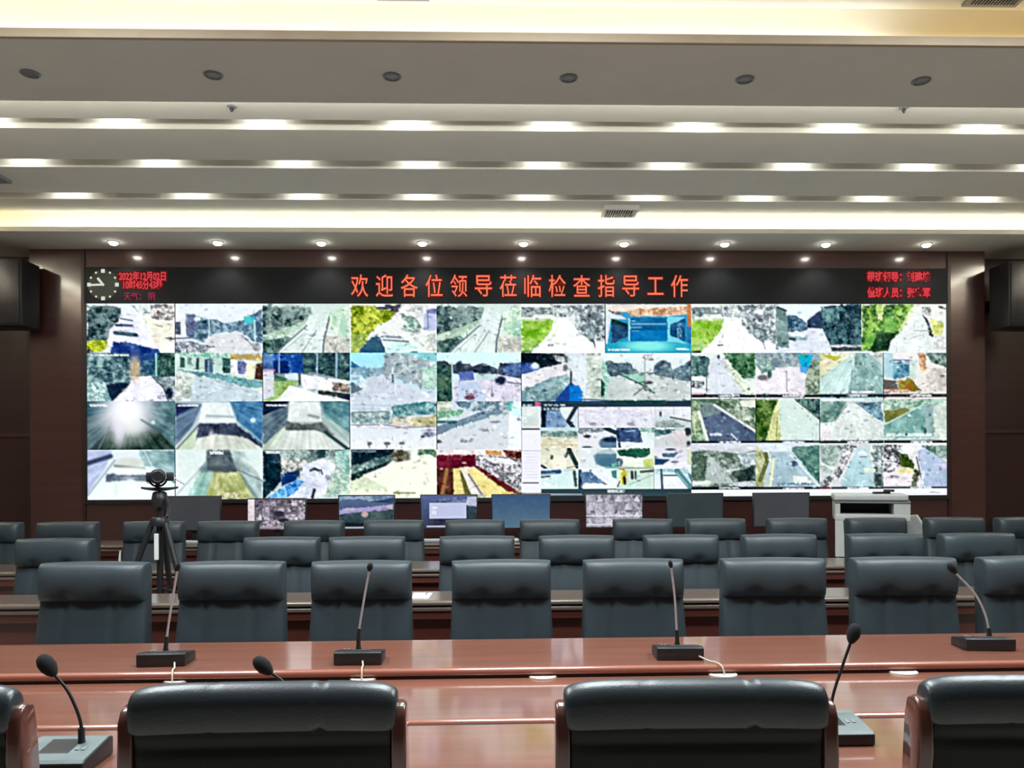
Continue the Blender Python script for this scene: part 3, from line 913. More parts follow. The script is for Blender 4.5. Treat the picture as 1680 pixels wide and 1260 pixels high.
P([(30, 585), (110, 580), (190, 610), (240, 570), (350, 620), (470, 600), (600, 655), (620, 600), (720, 600), (815, 590), (815, 745), (640, 725), (380, 690), (200, 695), (30, 700)], (36, 52, 68), (72, 84, 104), 6)
P([(30, 600), (180, 640), (182, 965), (30, 965)], (26, 60, 66), (80, 112, 92), 8); P([(640, 640), (720, 600), (890, 590), (890, 700), (700, 720)], (56, 80, 130), (90, 116, 160), 7)
P([(200, 765), (600, 700), (815, 740), (815, 970), (200, 970)], (212, 210, 226), amp=18); P([(220, 780), (420, 760), (500, 960), (230, 960)], (190, 205, 228)); P([(240, 680), (370, 668), (385, 752), (250, 762)], (96, 114, 176))
P([(390, 700), (580, 690), (600, 740), (400, 750)], (190, 214, 216)); E(622, 757, 50, 40, (30, 40, 66)); L([(690, 772), (815, 788)], 13, (88, 88, 128)); E(340, 912, 46, 22, (96, 44, 66)); L([(540, 830), (547, 905)], 11, (120, 136, 136)); L([(175, 500), (186, 905)], 10, (210, 240, 236)); T(310, 880, 410, 60, (120, 80, 100), .3)
feed(433, 659, 575, 738, 'feed of a grey tunnel road with a blurred car'); cv.at(*D_)
V(420, -10, 42); G((130, 150, 154), (204, 211, 208))
P([(30, 80), (260, 70), (250, 210), (50, 420), (30, 420)], (78, 98, 116), (110, 130, 140), 10); P([(30, 22), (270, 22), (230, 70), (60, 140), (30, 150)], (18, 36, 64))
P([(560, 22), (835, 22), (835, 370), (600, 180)], (70, 114, 126), (112, 156, 160), 12); P([(270, 25), (550, 25), (570, 210), (255, 210)], (216, 223, 223)); L([(450, 150), (540, 170)], 26, (130, 146, 142), .9, 2); L([(290, 190), (540, 200)], 18, (216, 222, 218), .9, 2)
P([(235, 200), (400, 235), (560, 215), (690, 330), (500, 310), (235, 295)], (68, 78, 80), (110, 120, 120), 10); P([(240, 290), (500, 285), (640, 330), (750, 440), (750, 470), (130, 470)], (206, 213, 208))
P([(200, 255), (240, 280), (135, 470), (35, 470), (40, 430)], (190, 207, 190)); P([(525, 120), (600, 165), (835, 320), (835, 430), (640, 235)], (162, 188, 182)); L([(600, 305), (815, 465)], 30, (36, 66, 72)); L([(640, 190), (800, 300)], 6, (200, 220, 215)); L([(50, 400), (240, 230)], 8, (60, 84, 96)); cv.blur(2); T(65, 58, 245, 14)
feed(575, 659, 717, 738, 'feed of a roadside parking area with far hills'); cv.at(*D_)
G((200, 214, 226), (228, 231, 234))
for y in (55, 90): L([(840, y), (1200, y + 6)], 14, (172, 190, 200), .7, 2)
P([(1210, 65), (1480, 25), (1615, 35), (1615, 140), (1400, 150), (1290, 175), (1210, 185)], (62, 118, 126), (152, 188, 190), 6); P([(835, 125), (1180, 115), (1215, 185), (1215, 230), (835, 225)], (108, 140, 150), (190, 205, 200), 5)
L([(840, 125), (1180, 115)], 12, (100, 130, 140), .8); P([(1215, 175), (1390, 150), (1390, 250), (1215, 240)], (150, 165, 150), (230, 218, 205), 5); P([(1390, 180), (1615, 150), (1615, 245), (1390, 250)], (160, 172, 128), (216, 198, 160), 5)
L([(840, 240), (1150, 238), (1290, 262), (1610, 250)], 11, (138, 132, 146)); L([(1000, 262), (1240, 272)], 9, (205, 190, 214)); E(1550, 325, 62, 26, (92, 100, 122), c2=(190, 200, 214)); E(1490, 345, 20, 12, (60, 66, 84)); L([(1480, 290), (1615, 285)], 10, (150, 160, 175))
for x, w in ((1005, 22), (1165, 30), (1300, 26)): E(x, 408, w, 16, (92, 100, 104)); L([(x, 410), (x - 3, 445)], 12, (110, 120, 120))
feed(717, 659, 855, 738, 'feed of a wide road beside a white building'); cv.at(*F_)
G((202, 214, 222), (208, 212, 218))
P([(35, 15), (180, 15), (170, 110), (35, 130)], (150, 170, 150), (226, 228, 216), 4); P([(180, 10), (680, 10), (680, 110), (300, 110)], (92, 120, 140), (196, 210, 214), 5); P([(35, 120), (300, 95), (250, 150), (45, 185)], (84, 138, 104), (150, 196, 170), 5)
P([(35, 250), (230, 200), (460, 110), (660, 100), (640, 135), (440, 195), (200, 265), (35, 340)], (118, 140, 158)); L([(45, 212), (215, 212)], 28, (44, 102, 110)); L([(200, 270), (600, 150)], 8, (180, 220, 200))
P([(690, 10), (820, 10), (820, 470), (690, 460), (700, 200)], (226, 236, 248)); P([(680, 10), (735, 10), (730, 115), (680, 110)], (104, 176, 168)); P([(720, 60), (820, 60), (820, 160), (730, 150)], (205, 240, 240))
for x, y, rx in ((480, 288, 36), (575, 212, 50), (300, 388, 62)): E(x, y, rx, 12, (140, 142, 152))
E(560, 160, 40, 12, (225, 232, 232)); E(55, 390, 26, 16, (60, 72, 84)); L([(90, 430), (400, 330)], 10, (224, 228, 232), .7, 2)
feed(433, 738, 575, 820, 'feed with a blue path between trees'); cv.at(*D_)
G((120, 142, 142), (205, 222, 222))
P([(190, 465), (700, 462), (690, 600), (420, 560), (190, 580)], (92, 112, 114), (178, 194, 190), 6); P([(190, 560), (430, 560), (430, 720), (190, 720)], (96, 110, 110), (228, 226, 218), 5)
P([(390, 600), (560, 545), (700, 600), (660, 720), (600, 905), (290, 905), (390, 770)], (228, 232, 246), (200, 208, 226), 7); P([(60, 905), (200, 810), (340, 735), (410, 760), (320, 850), (260, 905)], (24, 92, 176), (140, 206, 246), 6)
P([(200, 690), (340, 650), (340, 740), (200, 800)], (20, 52, 110)); P([(30, 485), (190, 495), (200, 750), (110, 850), (60, 905), (30, 905)], (12, 36, 50), (30, 60, 74), 7)
L([(465, 655), (500, 638), (540, 655)], 24, (44, 54, 66)); P([(690, 470), (840, 460), (840, 720), (700, 610)], (100, 156, 152), (184, 214, 206), 6); P([(640, 690), (840, 660), (840, 905), (590, 905)], (150, 182, 172), (214, 234, 214), 5)
P([(520, 470), (600, 465), (605, 535), (530, 540)], (36, 66, 70)); P([(600, 700), (660, 690), (660, 770), (610, 770)], (120, 130, 150), (200, 205, 215), 3); L([(482, 900), (500, 830)], 28, (52, 50, 72)); T(60, 490, 190, 16); E(350, 680, 14, 30, (40, 50, 80)); L([(560, 650), (575, 690)], 14, (60, 66, 80)); T(640, 850, 740, 40, (120, 150, 140), .3)
feed(575, 738, 717, 820, 'feed of a pale empty square with a dark hedge'); cv.at(*D_)
G((230, 236, 226), (232, 240, 222))
P([(835, 460), (1235, 460), (1205, 530), (835, 625)], (18, 38, 50)); P([(835, 620), (1215, 505), (1215, 570), (920, 690), (850, 755), (835, 755)], (62, 92, 92), (160, 180, 180), 6)
P([(835, 690), (1215, 560), (1130, 640), (920, 740), (840, 750)], (20, 54, 50)); E(1290, 522, 82, 60, (54, 60, 54), .3, 1, (134, 118, 92)); P([(1440, 462), (1615, 458), (1615, 545), (1560, 510), (1450, 515)], (54, 90, 70), (128, 158, 126), 6)
P([(960, 690), (1215, 590), (1560, 520), (1615, 560), (1615, 900), (835, 900), (835, 800)], (236, 240, 224), amp=8); P([(835, 760), (960, 700), (1180, 830), (835, 860)], (220, 232, 205), (205, 218, 190), 8)
L([(1225, 860), (1420, 860)], 15, (150, 164, 110)); E(1055, 712, 14, 8, (130, 150, 110)); E(1450, 565, 20, 12, (170, 180, 170)); T(850, 478, 1060, 14, (120, 140, 150))
feed(717, 738, 855, 820, 'feed of a red meeting room with a long table'); cv.at(*F_)
G((228, 222, 222), (220, 210, 190))
P([(30, 455), (820, 455), (820, 515), (380, 515), (30, 525)], (226, 216, 216), (240, 235, 232), 6); P([(480, 468), (640, 478), (630, 522), (490, 512)], (196, 150, 96)); P([(640, 470), (820, 480), (820, 560), (690, 540)], (68, 26, 30), (190, 140, 110), 5)
P([(400, 510), (640, 525), (820, 555), (820, 850), (600, 730), (400, 615)], (232, 232, 236), (86, 86, 96), 3.5); P([(470, 535), (700, 545), (800, 600), (560, 590)], (236, 238, 242))
P([(35, 512), (392, 508), (392, 612), (200, 645), (35, 640)], (84, 14, 36), (112, 30, 52), 7); P([(375, 615), (425, 615), (800, 855), (720, 880)], (92, 30, 38)); P([(40, 640), (200, 635), (200, 895), (40, 895)], (84, 44, 36), (60, 34, 30), 7)
P([(190, 640), (390, 635), (700, 855), (650, 895), (195, 895)], (226, 212, 142), amp=18); P([(245, 650), (285, 655), (365, 895), (300, 895)], (92, 90, 44)); P([(262, 650), (312, 648), (490, 895), (365, 895)], (228, 224, 216)); L([(330, 690), (455, 880)], 18, (104, 92, 96), .75)
L([(132, 650), (85, 890)], 34, (150, 108, 66)); P([(640, 855), (740, 850), (700, 895), (630, 895)], (230, 200, 120)); P([(720, 890), (820, 850), (820, 895)], (36, 28, 60)); E(290, 585, 20, 8, (230, 190, 190))


# columns 6 and 8, row 1: the same path beside a lawn
def lawn_path(o, bl):
    cv.at(*o)
    G((226, 238, 232), (238, 243, 243))
    P([(815, 85), (1115, 85), (1115, 155), (815, 175)], (96, 112, 114), (188, 196, 196), 5); P([(1080, 70), (1600, 62), (1600, 440), (1500, 475), (1440, 375), (1340, 330), (1255, 205), (1100, 165)], (94, 108, 116), (222, 230, 230), 6)
    P([(1330, 250), (1470, 230), (1480, 420), (1400, 360)], (84, 100, 110), (190, 205, 205), 5)
    P([(815, 212), (1115, 198), (1085, 300), (1000, 400), (905, 495), (815, 500)], (106, 166, 34), (164, 200, 96), 12); L([(820, 205), (1115, 198)], 22, (186, 208, 156), .9, 2); P([(815, 400), (960, 400), (905, 495), (815, 500)], (140, 180, 90), (176, 204, 140), 6)
    P([(1120, 180), (1240, 180), (1330, 400), (1430, 510), (1060, 510), (1020, 460), (1100, 320)], (240, 245, 245)); L([(1150, 250), (1070, 420)], 12, (214, 232, 190), .8, 2)
    L([(1060, 435), (1100, 432)], 14, (80, 88, 92)); P([(815, 485), (905, 480), (905, 505), (815, 505)], (60, 90, 60)); P([(1480, 380), (1600, 440), (1600, 505), (1500, 505)], (236, 236, 246)); L([(1105, 80), (1110, 180)], 10, (220, 226, 226))
    L([(930, 160), (1070, 158)], 12, (232, 236, 242))

feed(855, 500, 992, 580, 'feed of a green lawn beside a white path, left of the blue-screened feed'); lawn_path(E_, 0)
feed(992, 500, 1132, 580, 'feed of a room with blue screens and a cyan floor'); cv.at(*G_)
G((70, 150, 190), (30, 140, 175))
P([(40, 60), (830, 60), (785, 150), (605, 168), (275, 165), (240, 130), (40, 120)], (228, 218, 208)); P([(235, 110), (790, 78), (775, 150), (605, 165), (270, 165)], (168, 124, 92), (232, 205, 178), 4)
P([(45, 110), (130, 125), (240, 200), (90, 190), (60, 420), (40, 430)], (204, 218, 228)); P([(60, 115), (200, 130), (180, 160), (100, 150)], (110, 90, 80), (200, 190, 180), 4)
P([(40, 430), (95, 400), (265, 400), (605, 400), (780, 400), (830, 440), (830, 495), (40, 495)], (44, 160, 188)); E(430, 440, 200, 50, (132, 226, 222), .6); P([(605, 170), (770, 180), (640, 260), (640, 340), (790, 420), (605, 400)], (120, 205, 222))
P([(95, 190), (245, 240), (248, 352), (95, 420)], (24, 52, 88), (40, 84, 120), 8); P([(95, 190), (245, 240), (245, 262), (95, 235)], (26, 56, 40)); P([(250, 185), (270, 190), (270, 400), (255, 390)], (160, 220, 232)); P([(265, 182), (606, 182), (606, 396), (265, 396)], (12, 84, 134), (20, 110, 160), 20)
P([(265, 300), (606, 300), (606, 396), (265, 396)], (16, 116, 176)); L([(280, 240), (595, 240)], 9, (150, 205, 225), .8); L([(280, 212), (310, 212)], 7, (190, 225, 235)); L([(280, 272), (370, 272)], 7, (150, 205, 225), .8); L([(280, 302), (345, 302)], 6, (130, 195, 220), .8)
P([(632, 240), (772, 190), (775, 402), (632, 342)], (22, 66, 110), (36, 96, 140), 8); T(700, 300, 740, 140, (140, 195, 215), .4); P([(785, 62), (830, 62), (830, 270), (795, 260)], (192, 122, 76)); P([(785, 260), (830, 270), (830, 420), (785, 400)], (40, 110, 165)); T(70, 475, 260, 14); T(690, 468, 800, 14)
feed(1132, 500, 1270, 580, 'feed of a green lawn beside a white path, right of the blue-screened feed'); lawn_path((G_[0] + 2, G_[1], 5.6), 0)
feed(855, 580, 985, 659, 'feed of a road over a field with a bright blue corner'); cv.at(*E_)
G((214, 220, 226), (190, 200, 208))
P([(805, 505), (1210, 512), (1175, 605), (960, 650), (805, 650)], (20, 34, 44)); P([(805, 592), (960, 600), (975, 655), (805, 710)], (56, 84, 146)); E(940, 625, 36, 28, (200, 222, 240)); P([(1120, 515), (1240, 525), (1240, 600), (1130, 580)], (70, 80, 84), (200, 206, 206), 4)
P([(805, 705), (1195, 605), (1275, 680), (1110, 745), (805, 860)], (224, 224, 230)); P([(805, 860), (1000, 765), (1235, 690), (1265, 770), (1130, 940), (805, 955)], (104, 136, 146), (150, 178, 180), 6)
P([(1125, 930), (1265, 770), (1375, 860), (1365, 960), (1120, 960)], (26, 66, 138)); P([(1250, 800), (1340, 800), (1372, 870), (1362, 960), (1250, 960)], (24, 120, 200)); P([(1245, 520), (1430, 530), (1400, 930), (1375, 860), (1275, 690)], (212, 222, 228)); P([(1410, 515), (1580, 515), (1580, 940), (1410, 930)], (176, 190, 180), (214, 222, 216), 6)
L([(1268, 680), (1264, 785)], 20, (36, 46, 66)); E(1215, 640, 22, 30, (110, 116, 126)); L([(1370, 930), (1580, 935)], 14, (60, 96, 130))
feed(985, 580, 1132, 659, 'feed of a long straight crossing under a grey sky'); cv.at(*G_)
G((224, 236, 240), (196, 206, 206))
P([(20, 600), (60, 570), (150, 600), (250, 585), (330, 670), (480, 690), (490, 620), (540, 565), (640, 585), (650, 660), (740, 620), (835, 560), (835, 770), (700, 745), (420, 695), (80, 730)], (66, 90, 106), (116, 140, 148), 6)
P([(80, 722), (420, 695), (835, 775), (835, 935), (0, 935)], (196, 206, 205), amp=18); P([(0, 560), (50, 620), (85, 720), (60, 900), (0, 940)], (150, 198, 182), (206, 226, 214), 6); P([(0, 740), (40, 790), (30, 900), (0, 900)], (24, 66, 60)); P([(190, 700), (400, 700), (392, 795)], (158, 202, 186))
L([(150, 690), (390, 802), (490, 870)], 15, (62, 92, 96)); L([(402, 560), (400, 790)], 9, (130, 140, 140), .8); E(430, 775, 44, 16, (64, 74, 76)); E(410, 825, 20, 30, (90, 98, 98)); L([(300, 890), (390, 820), (480, 870)], 12, (100, 106, 104)); T(380, 545, 480, 60, (150, 140, 150), .3)
P([(0, 935), (840, 935), (840, 970), (0, 970)], (50, 80, 98)); P([(90, 940), (590, 940), (590, 962), (90, 962)], (18, 70, 62)); T(590, 945, 760, 14, (150, 175, 170))
# columns 9 and 10, row 1
feed(1270, 500, 1410, 580, 'feed of dark trees and two hills behind a pillar'); cv.at(*I_)
G((226, 240, 248), (216, 224, 236))
P([(55, 60), (75, 60), (75, 460), (55, 460)], (120, 132, 138), (190, 200, 200), 4); P([(160, 155), (240, 168), (335, 220), (355, 295), (170, 315)], (54, 84, 106), (96, 130, 150), 6); P([(345, 205), (500, 85), (570, 66), (490, 285), (340, 275)], (44, 62, 88))
P([(470, 85), (700, 60), (845, 60), (845, 445), (560, 435), (490, 300)], (20, 42, 56), (84, 120, 126), 6); P([(480, 90), (640, 80), (640, 200), (540, 240), (480, 200)], (50, 84, 96), (120, 160, 158), 6)
P([(175, 335), (450, 280), (480, 300), (565, 470), (565, 505), (60, 505)], (216, 223, 236)); L([(180, 365), (330, 375)], 30, (116, 148, 150), .9, 2); L([(180, 375), (230, 380)], 26, (50, 70, 76)); P([(65, 85), (155, 120), (185, 455), (65, 450)], (138, 164, 162), (112, 138, 136), 6); L([(80, 90), (150, 118)], 20, (50, 72, 80))
P([(560, 432), (845, 432), (845, 490), (560, 490)], (88, 100, 102)); T(565, 440, 840, 16); T(580, 470, 830, 12, (40, 50, 56), .6); L([(238, 230), (238, 300)], 10, (150, 180, 190))
feed(1410, 500, 1550, 580, 'feed of bright green foliage beside a pale path'); cv.at(*I_)
G((230, 234, 226), (224, 230, 228))
P([(845, 70), (1310, 60), (1260, 180), (1210, 300), (1110, 400), (1085, 490), (845, 490)], (38, 80, 40), (156, 198, 98), 7); P([(980, 56), (1050, 56), (1030, 210), (990, 200)], (228, 236, 190), (170, 200, 110), 5); E(1100, 260, 70, 90, (120, 180, 90), .5, .8, (150, 205, 115)); E(930, 390, 60, 60, (120, 180, 84), .5, .8, (90, 150, 70))
P([(1000, 330), (1190, 310), (1110, 400), (1085, 490), (910, 490)], (20, 46, 32), (40, 74, 46), 6); P([(1330, 125), (1400, 160), (1475, 400), (1490, 500), (1080, 500), (1130, 390), (1215, 295)], (222, 230, 230)); L([(1300, 115), (1190, 300)], 30, (222, 236, 172), .8, 2); L([(1320, 300), (1420, 300)], 8, (170, 180, 184)); L([(1290, 370), (1400, 340)], 8, (180, 190, 190))
P([(1380, 90), (1470, 80), (1470, 160), (1400, 150)], (110, 120, 116), (200, 205, 200), 4); P([(1395, 150), (1440, 190), (1520, 380), (1460, 340), (1440, 240)], (44, 58, 58)); P([(1475, 180), (1600, 230), (1580, 360), (1490, 330)], (186, 196, 96), (226, 230, 170), 6); P([(1490, 340), (1610, 360), (1610, 480), (1500, 470)], (190, 195, 195), (240, 240, 240), 4); L([(1550, 80), (1605, 100)], 16, (90, 92, 98))


# right block of twelve road cameras
def bar(x0, y, x1, tx, red=0):
    P([(x0, y - 13), (x1, y - 13), (x1, y + 16), (x0, y + 16)], (22, 32, 42), amp=6); T(tx, y, tx + 190, 14, (235, 240, 245), .7)
    if red: P([(x0, y - 12), (x0 + 110, y - 12), (x0 + 110, y + 10), (x0, y + 10)], (120, 40, 60))

feed(1132, 580, 1238, 655, 'road camera feed with parked cars at its lower left, top left of the block of twelve'); cv.at(*G_)
V(1060, 480, 14); G((222, 232, 226), (224, 230, 230))
P([(830, 520), (990, 540), (985, 640), (970, 715), (830, 725)], (44, 76, 80), (104, 136, 134), 6); P([(1105, 500), (1410, 500), (1410, 745), (1300, 745), (1180, 600)], (40, 84, 56), (112, 150, 118), 6); P([(1000, 550), (1115, 550), (1225, 690), (1390, 900), (955, 900), (980, 700)], (206, 213, 223), amp=10)
P([(1110, 575), (1250, 690), (1395, 830), (1395, 900), (1330, 900), (1190, 720)], (228, 238, 222), (196, 210, 186), 5); P([(830, 755), (950, 765), (940, 830), (830, 820)], (64, 74, 84), (230, 234, 240), 3); L([(965, 720), (967, 870)], 9, (60, 70, 76)); P([(830, 862), (975, 866), (970, 890), (830, 890)], (232, 190, 202)); L([(1170, 690), (1350, 840)], 8, (240, 245, 240)); E(1075, 540, 14, 20, (60, 60, 90)); E(1325, 625, 12, 18, (24, 44, 40)); E(1350, 835, 12, 10, (90, 90, 84)); bar(830, 897, 1412, 1075, 0)
feed(1238, 580, 1342, 655, 'road camera feed with a bright blue sign'); cv.at(*I_)
G((176, 192, 196), (214, 216, 216))
P([(-125, 500), (465, 500), (465, 620), (-125, 640)], (118, 140, 150), (176, 190, 196), 6); P([(-125, 640), (265, 635), (335, 700), (325, 880), (-125, 880)], (228, 224, 232), amp=20); P([(-125, 570), (0, 560), (60, 660), (-80, 700)], (104, 140, 130), (160, 180, 176), 6)
P([(340, 600), (470, 550), (470, 890), (325, 880)], (96, 116, 106), (170, 186, 160), 5); P([(255, 530), (400, 515), (370, 620), (325, 700), (285, 610)], (26, 166, 208)); P([(260, 520), (345, 520), (345, 560), (270, 560)], (24, 168, 170)); P([(280, 620), (345, 640), (320, 690), (280, 680)], (90, 160, 220)); L([(155, 670), (160, 860)], 12, (150, 140, 160), .8, 2); E(-60, 730, 50, 26, (110, 110, 116)); E(0, 700, 20, 40, (60, 90, 84), .5); bar(-125, 896, 465, 125)
feed(1342, 580, 1446, 655, 'road camera feed of an empty two-lane road'); cv.at(*I_)
V(800, 440, 26); G((176, 202, 196), (170, 200, 202))
P([(460, 495), (780, 495), (650, 620), (460, 740)], (206, 212, 180), (226, 224, 206), 6); P([(475, 520), (660, 535), (610, 580), (540, 560)], (182, 184, 66)); P([(475, 600), (560, 590), (480, 680)], (228, 210, 180)); P([(620, 620), (760, 510), (775, 640), (715, 885), (465, 885), (465, 740)], (192, 218, 214)); P([(785, 495), (905, 495), (1045, 650), (1045, 885), (715, 885), (765, 640)], (126, 162, 160), (158, 188, 184), 9)
P([(900, 495), (1045, 495), (1045, 640)], (188, 202, 198)); L([(742, 660), (705, 875)], 15, (202, 238, 242)); L([(765, 500), (775, 640)], 8, (220, 232, 232)); T(755, 860, 960, 14); T(920, 515, 1040, 10, (230, 235, 235)); bar(460, 894, 1045, 705)
feed(1446, 580, 1550, 655, 'road camera feed with a blue roof and orange trees'); cv.at(*I_)
G((228, 228, 226), (224, 218, 214))
P([(1045, 495), (1130, 510), (1135, 740), (1045, 720)], (164, 198, 208)); P([(1130, 590), (1300, 580), (1285, 720), (1130, 745)], (54, 104, 134), (120, 166, 184), 7); L([(1130, 570), (1290, 575)], 18, (120, 130, 165)); L([(1150, 610), (1280, 600)], 10, (170, 204, 214))
P([(1350, 500), (1435, 510), (1425, 690), (1380, 660)], (158, 116, 72), (206, 176, 146), 5); P([(1430, 500), (1615, 500), (1615, 640), (1480, 590)], (72, 94, 88), (170, 188, 182), 6); P([(1440, 640), (1615, 650), (1615, 860), (1420, 860)], (230, 224, 222), (200, 196, 190), 6)
P([(1045, 745), (1160, 760), (1190, 860), (1045, 870)], (96, 92, 92)); P([(1170, 760), (1290, 735), (1390, 850), (1190, 865)], (146, 96, 34), (120, 130, 50), 6); P([(1280, 580), (1350, 560), (1340, 750), (1280, 740)], (196, 216, 206)); T(1050, 850, 1280, 16, (236, 190, 170)); E(1580, 715, 22, 12, (120, 110, 116)); bar(1045, 892, 1620, 1290)
feed(1132, 655, 1238, 727, 'road camera feed of a dark road with white edges'); cv.at(*H_)
V(960, -20, 14); G((80, 104, 88), (150, 172, 150))
P([(1040, 5), (1420, 5), (1420, 300), (1250, 200)], (66, 92, 70), (186, 200, 184), 6); P([(1270, 20), (1420, 15), (1420, 80), (1290, 70)], (225, 222, 210)); P([(830, 5), (930, 20), (900, 130), (990, 390), (830, 390)], (90, 120, 92), (196, 208, 176), 6)
P([(915, 30), (1045, 45), (1420, 320), (1420, 390), (980, 390), (915, 140)], (84, 100, 126)); P([(915, 30), (1045, 45), (1160, 120), (920, 170)], (118, 138, 140)); L([(895, 120), (975, 390)], 30, (218, 226, 214)); L([(1035, 55), (1420, 300)], 22, (218, 222, 218)); L([(1190, 320), (1245, 375)], 11, (226, 230, 236)); T(995, 328, 1105, 14); L([(850, 170), (862, 330)], 10, (200, 212, 176)); bar(830, 396, 1418, 1085)
feed(1238, 655, 1342, 727, 'road camera feed with a dark green verge on its left'); cv.at(*J_)
V(150, -20, 24); G((206, 223, 216), (204, 222, 218))
P([(-125, 20), (90, 20), (40, 200), (0, 330), (-30, 440), (-125, 440)], (44, 78, 32), (104, 130, 66), 6); L([(-125, 60), (80, 60)], 10, (160, 180, 170)); P([(30, 190), (85, 60), (105, 445), (-40, 445), (0, 330)], (222, 226, 172), (190, 196, 130), 6); L([(72, 230), (62, 440)], 8, (104, 112, 96)); P([(205, 40), (470, 30), (470, 275), (360, 185)], (38, 68, 68), (110, 142, 132), 6)
for x in (300, 350, 400, 440): L([(x, 50), (x, 150)], 8, (36, 62, 60), .7)
L([(210, 55), (465, 265)], 9, (226, 232, 226)); L([(110, 380), (440, 390)], 6, (226, 240, 234), .6); bar(-125, 449, 465, 125)
feed(1342, 655, 1446, 727, 'road camera feed of a pale road narrowing to a point'); cv.at(*J_)
V(740, 60, 20); G((190, 206, 206), (214, 222, 220))
P([(465, 70), (710, 80), (610, 255), (465, 280)], (84, 122, 118), (138, 168, 158), 7); P([(785, 95), (1025, 80), (1045, 270), (880, 170)], (74, 108, 130), (146, 176, 182), 6); T(900, 190, 1000, 60, (150, 190, 205), .4); P([(715, 85), (790, 110), (1045, 305), (1045, 440), (465, 440), (465, 290), (600, 270)], (213, 223, 220))
L([(600, 260), (710, 110)], 12, (150, 165, 150)); L([(790, 110), (1045, 290)], 12, (224, 230, 228)); L([(1032, 90), (1034, 160)], 14, (230, 245, 235)); T(475, 65, 860, 16); P([(465, 330), (560, 300), (560, 440), (465, 440)], (226, 222, 226)); bar(460, 449, 1048, 715)
feed(1446, 655, 1550, 727, 'road camera feed of a teal road under a brown bank'); cv.at(*J_)
G((176, 206, 192), (196, 216, 208))
P([(1045, 40), (1530, 40), (1440, 120), (1250, 150), (1045, 170)], (96, 138, 116), (206, 222, 210), 6); P([(1045, 165), (1250, 135), (1290, 180), (1060, 275)], (126, 122, 62), (96, 112, 60), 6); P([(1045, 295), (1400, 110), (1510, 110), (1505, 410), (1045, 410)], (112, 160, 156), (146, 184, 178), 10); P([(1440, 100), (1520, 105), (1505, 400), (1420, 380)], (150, 176, 176))
P([(1500, 120), (1625, 80), (1625, 435), (1510, 435)], (216, 228, 218), (190, 205, 196), 6); L([(1055, 290), (1400, 110)], 10, (196, 216, 208)); T(1065, 385, 1480, 16); E(1424, 350, 12, 30, (50, 80, 84)); E(1466, 200, 12, 16, (80, 100, 110)); E(1250, 383, 14, 10, (40, 60, 60)); bar(1048, 447, 1625, 1295)
feed(1132, 727, 1238, 803, 'road camera feed of a misty wooded road'); cv.at(*H_)
V(1000, 480, 18); G((196, 204, 212), (110, 130, 122))
P([(830, 470), (1420, 450), (1420, 800), (830, 800)], (84, 104, 94), (176, 188, 182), 8); P([(830, 410), (1420, 410), (1420, 470), (1250, 500), (1000, 470), (830, 480)], (210, 214, 224), al=.8); P([(830, 490), (975, 520), (950, 745), (830, 755)], (60, 82, 70), (96, 118, 104), 6); P([(1250, 500), (1410, 490), (1410, 600), (1300, 620)], (150, 170, 176), (220, 230, 236), 4)
P([(985, 515), (1040, 555), (1215, 770), (950, 775), (965, 640)], (174, 186, 186)); L([(1125, 665), (1260, 640)], 20, (196, 206, 206)); P([(1190, 690), (1400, 610), (1410, 750), (1260, 750)], (42, 58, 58), (74, 94, 90), 6); P([(840, 750), (1000, 750), (1000, 790), (840, 790)], (190, 206, 190)); T(840, 765, 1000, 20); P([(1200, 770), (1410, 750), (1410, 800), (1230, 800)], (200, 206, 214)); bar(830, 815, 1418, 1085)
feed(1238, 727, 1342, 803, 'road camera feed with a small dark car on a curve'); cv.at(*J_)
V(100, 480, 22); G((206, 216, 226), (176, 196, 200))
P([(190, 500), (470, 480), (470, 840), (340, 690)], (62, 104, 98), (108, 148, 136), 7); P([(-125, 470), (10, 480), (-10, 640), (-60, 860), (-125, 860)], (206, 210, 176), (150, 160, 110), 6); L([(-40, 540), (-20, 620), (-85, 800)], 40, (98, 106, 66)); P([(0, 540), (190, 545), (455, 840), (455, 865), (10, 865), (30, 640)], (164, 188, 200), amp=10); P([(-125, 470), (200, 475), (210, 530), (-60, 540)], (216, 226, 232))
L([(190, 560), (455, 855)], 14, (216, 232, 226)); L([(40, 600), (10, 850)], 22, (222, 228, 180)); E(225, 648, 32, 26, (58, 78, 110)); L([(190, 650), (200, 650)], 16, (230, 235, 240)); P([(215, 760), (340, 765), (405, 825), (225, 825)], (226, 236, 230)); T(60, 832, 390, 14, (90, 110, 130), .5); bar(-125, 873, 468, 125)
feed(1342, 727, 1446, 803, 'road camera feed of a road lined with parked cars'); cv.at(*J_)
V(850, 460, 18); G((200, 206, 206), (206, 210, 210))
P([(465, 480), (690, 480), (600, 650), (560, 750), (465, 700)], (132, 154, 148), (186, 202, 196), 6); L([(470, 640), (590, 700)], 16, (220, 228, 220)); P([(680, 475), (800, 490), (650, 760), (520, 865), (465, 865), (465, 820), (620, 700)], (84, 90, 94), (240, 238, 242), 4); P([(925, 480), (1050, 480), (1050, 865), (960, 865), (950, 700)], (76, 98, 98), (226, 232, 232), 6)
P([(800, 500), (905, 520), (940, 700), (960, 860), (640, 860), (720, 680)], (174, 206, 212), amp=10); L([(790, 510), (640, 800)], 14, (225, 225, 232)); E(855, 560, 34, 26, (232, 234, 240), .3); L([(830, 585), (885, 585)], 10, (90, 100, 100)); P([(960, 740), (1030, 740), (1040, 850), (970, 850)], (58, 74, 74)); P([(860, 690), (970, 690), (970, 730), (870, 730)], (222, 234, 216)); L([(1020, 490), (1030, 840)], 10, (120, 130, 130)); bar(460, 873, 1048, 715, 1)
feed(1446, 727, 1550, 803, 'road camera feed with dark trees and yellow ground'); cv.at(*J_)
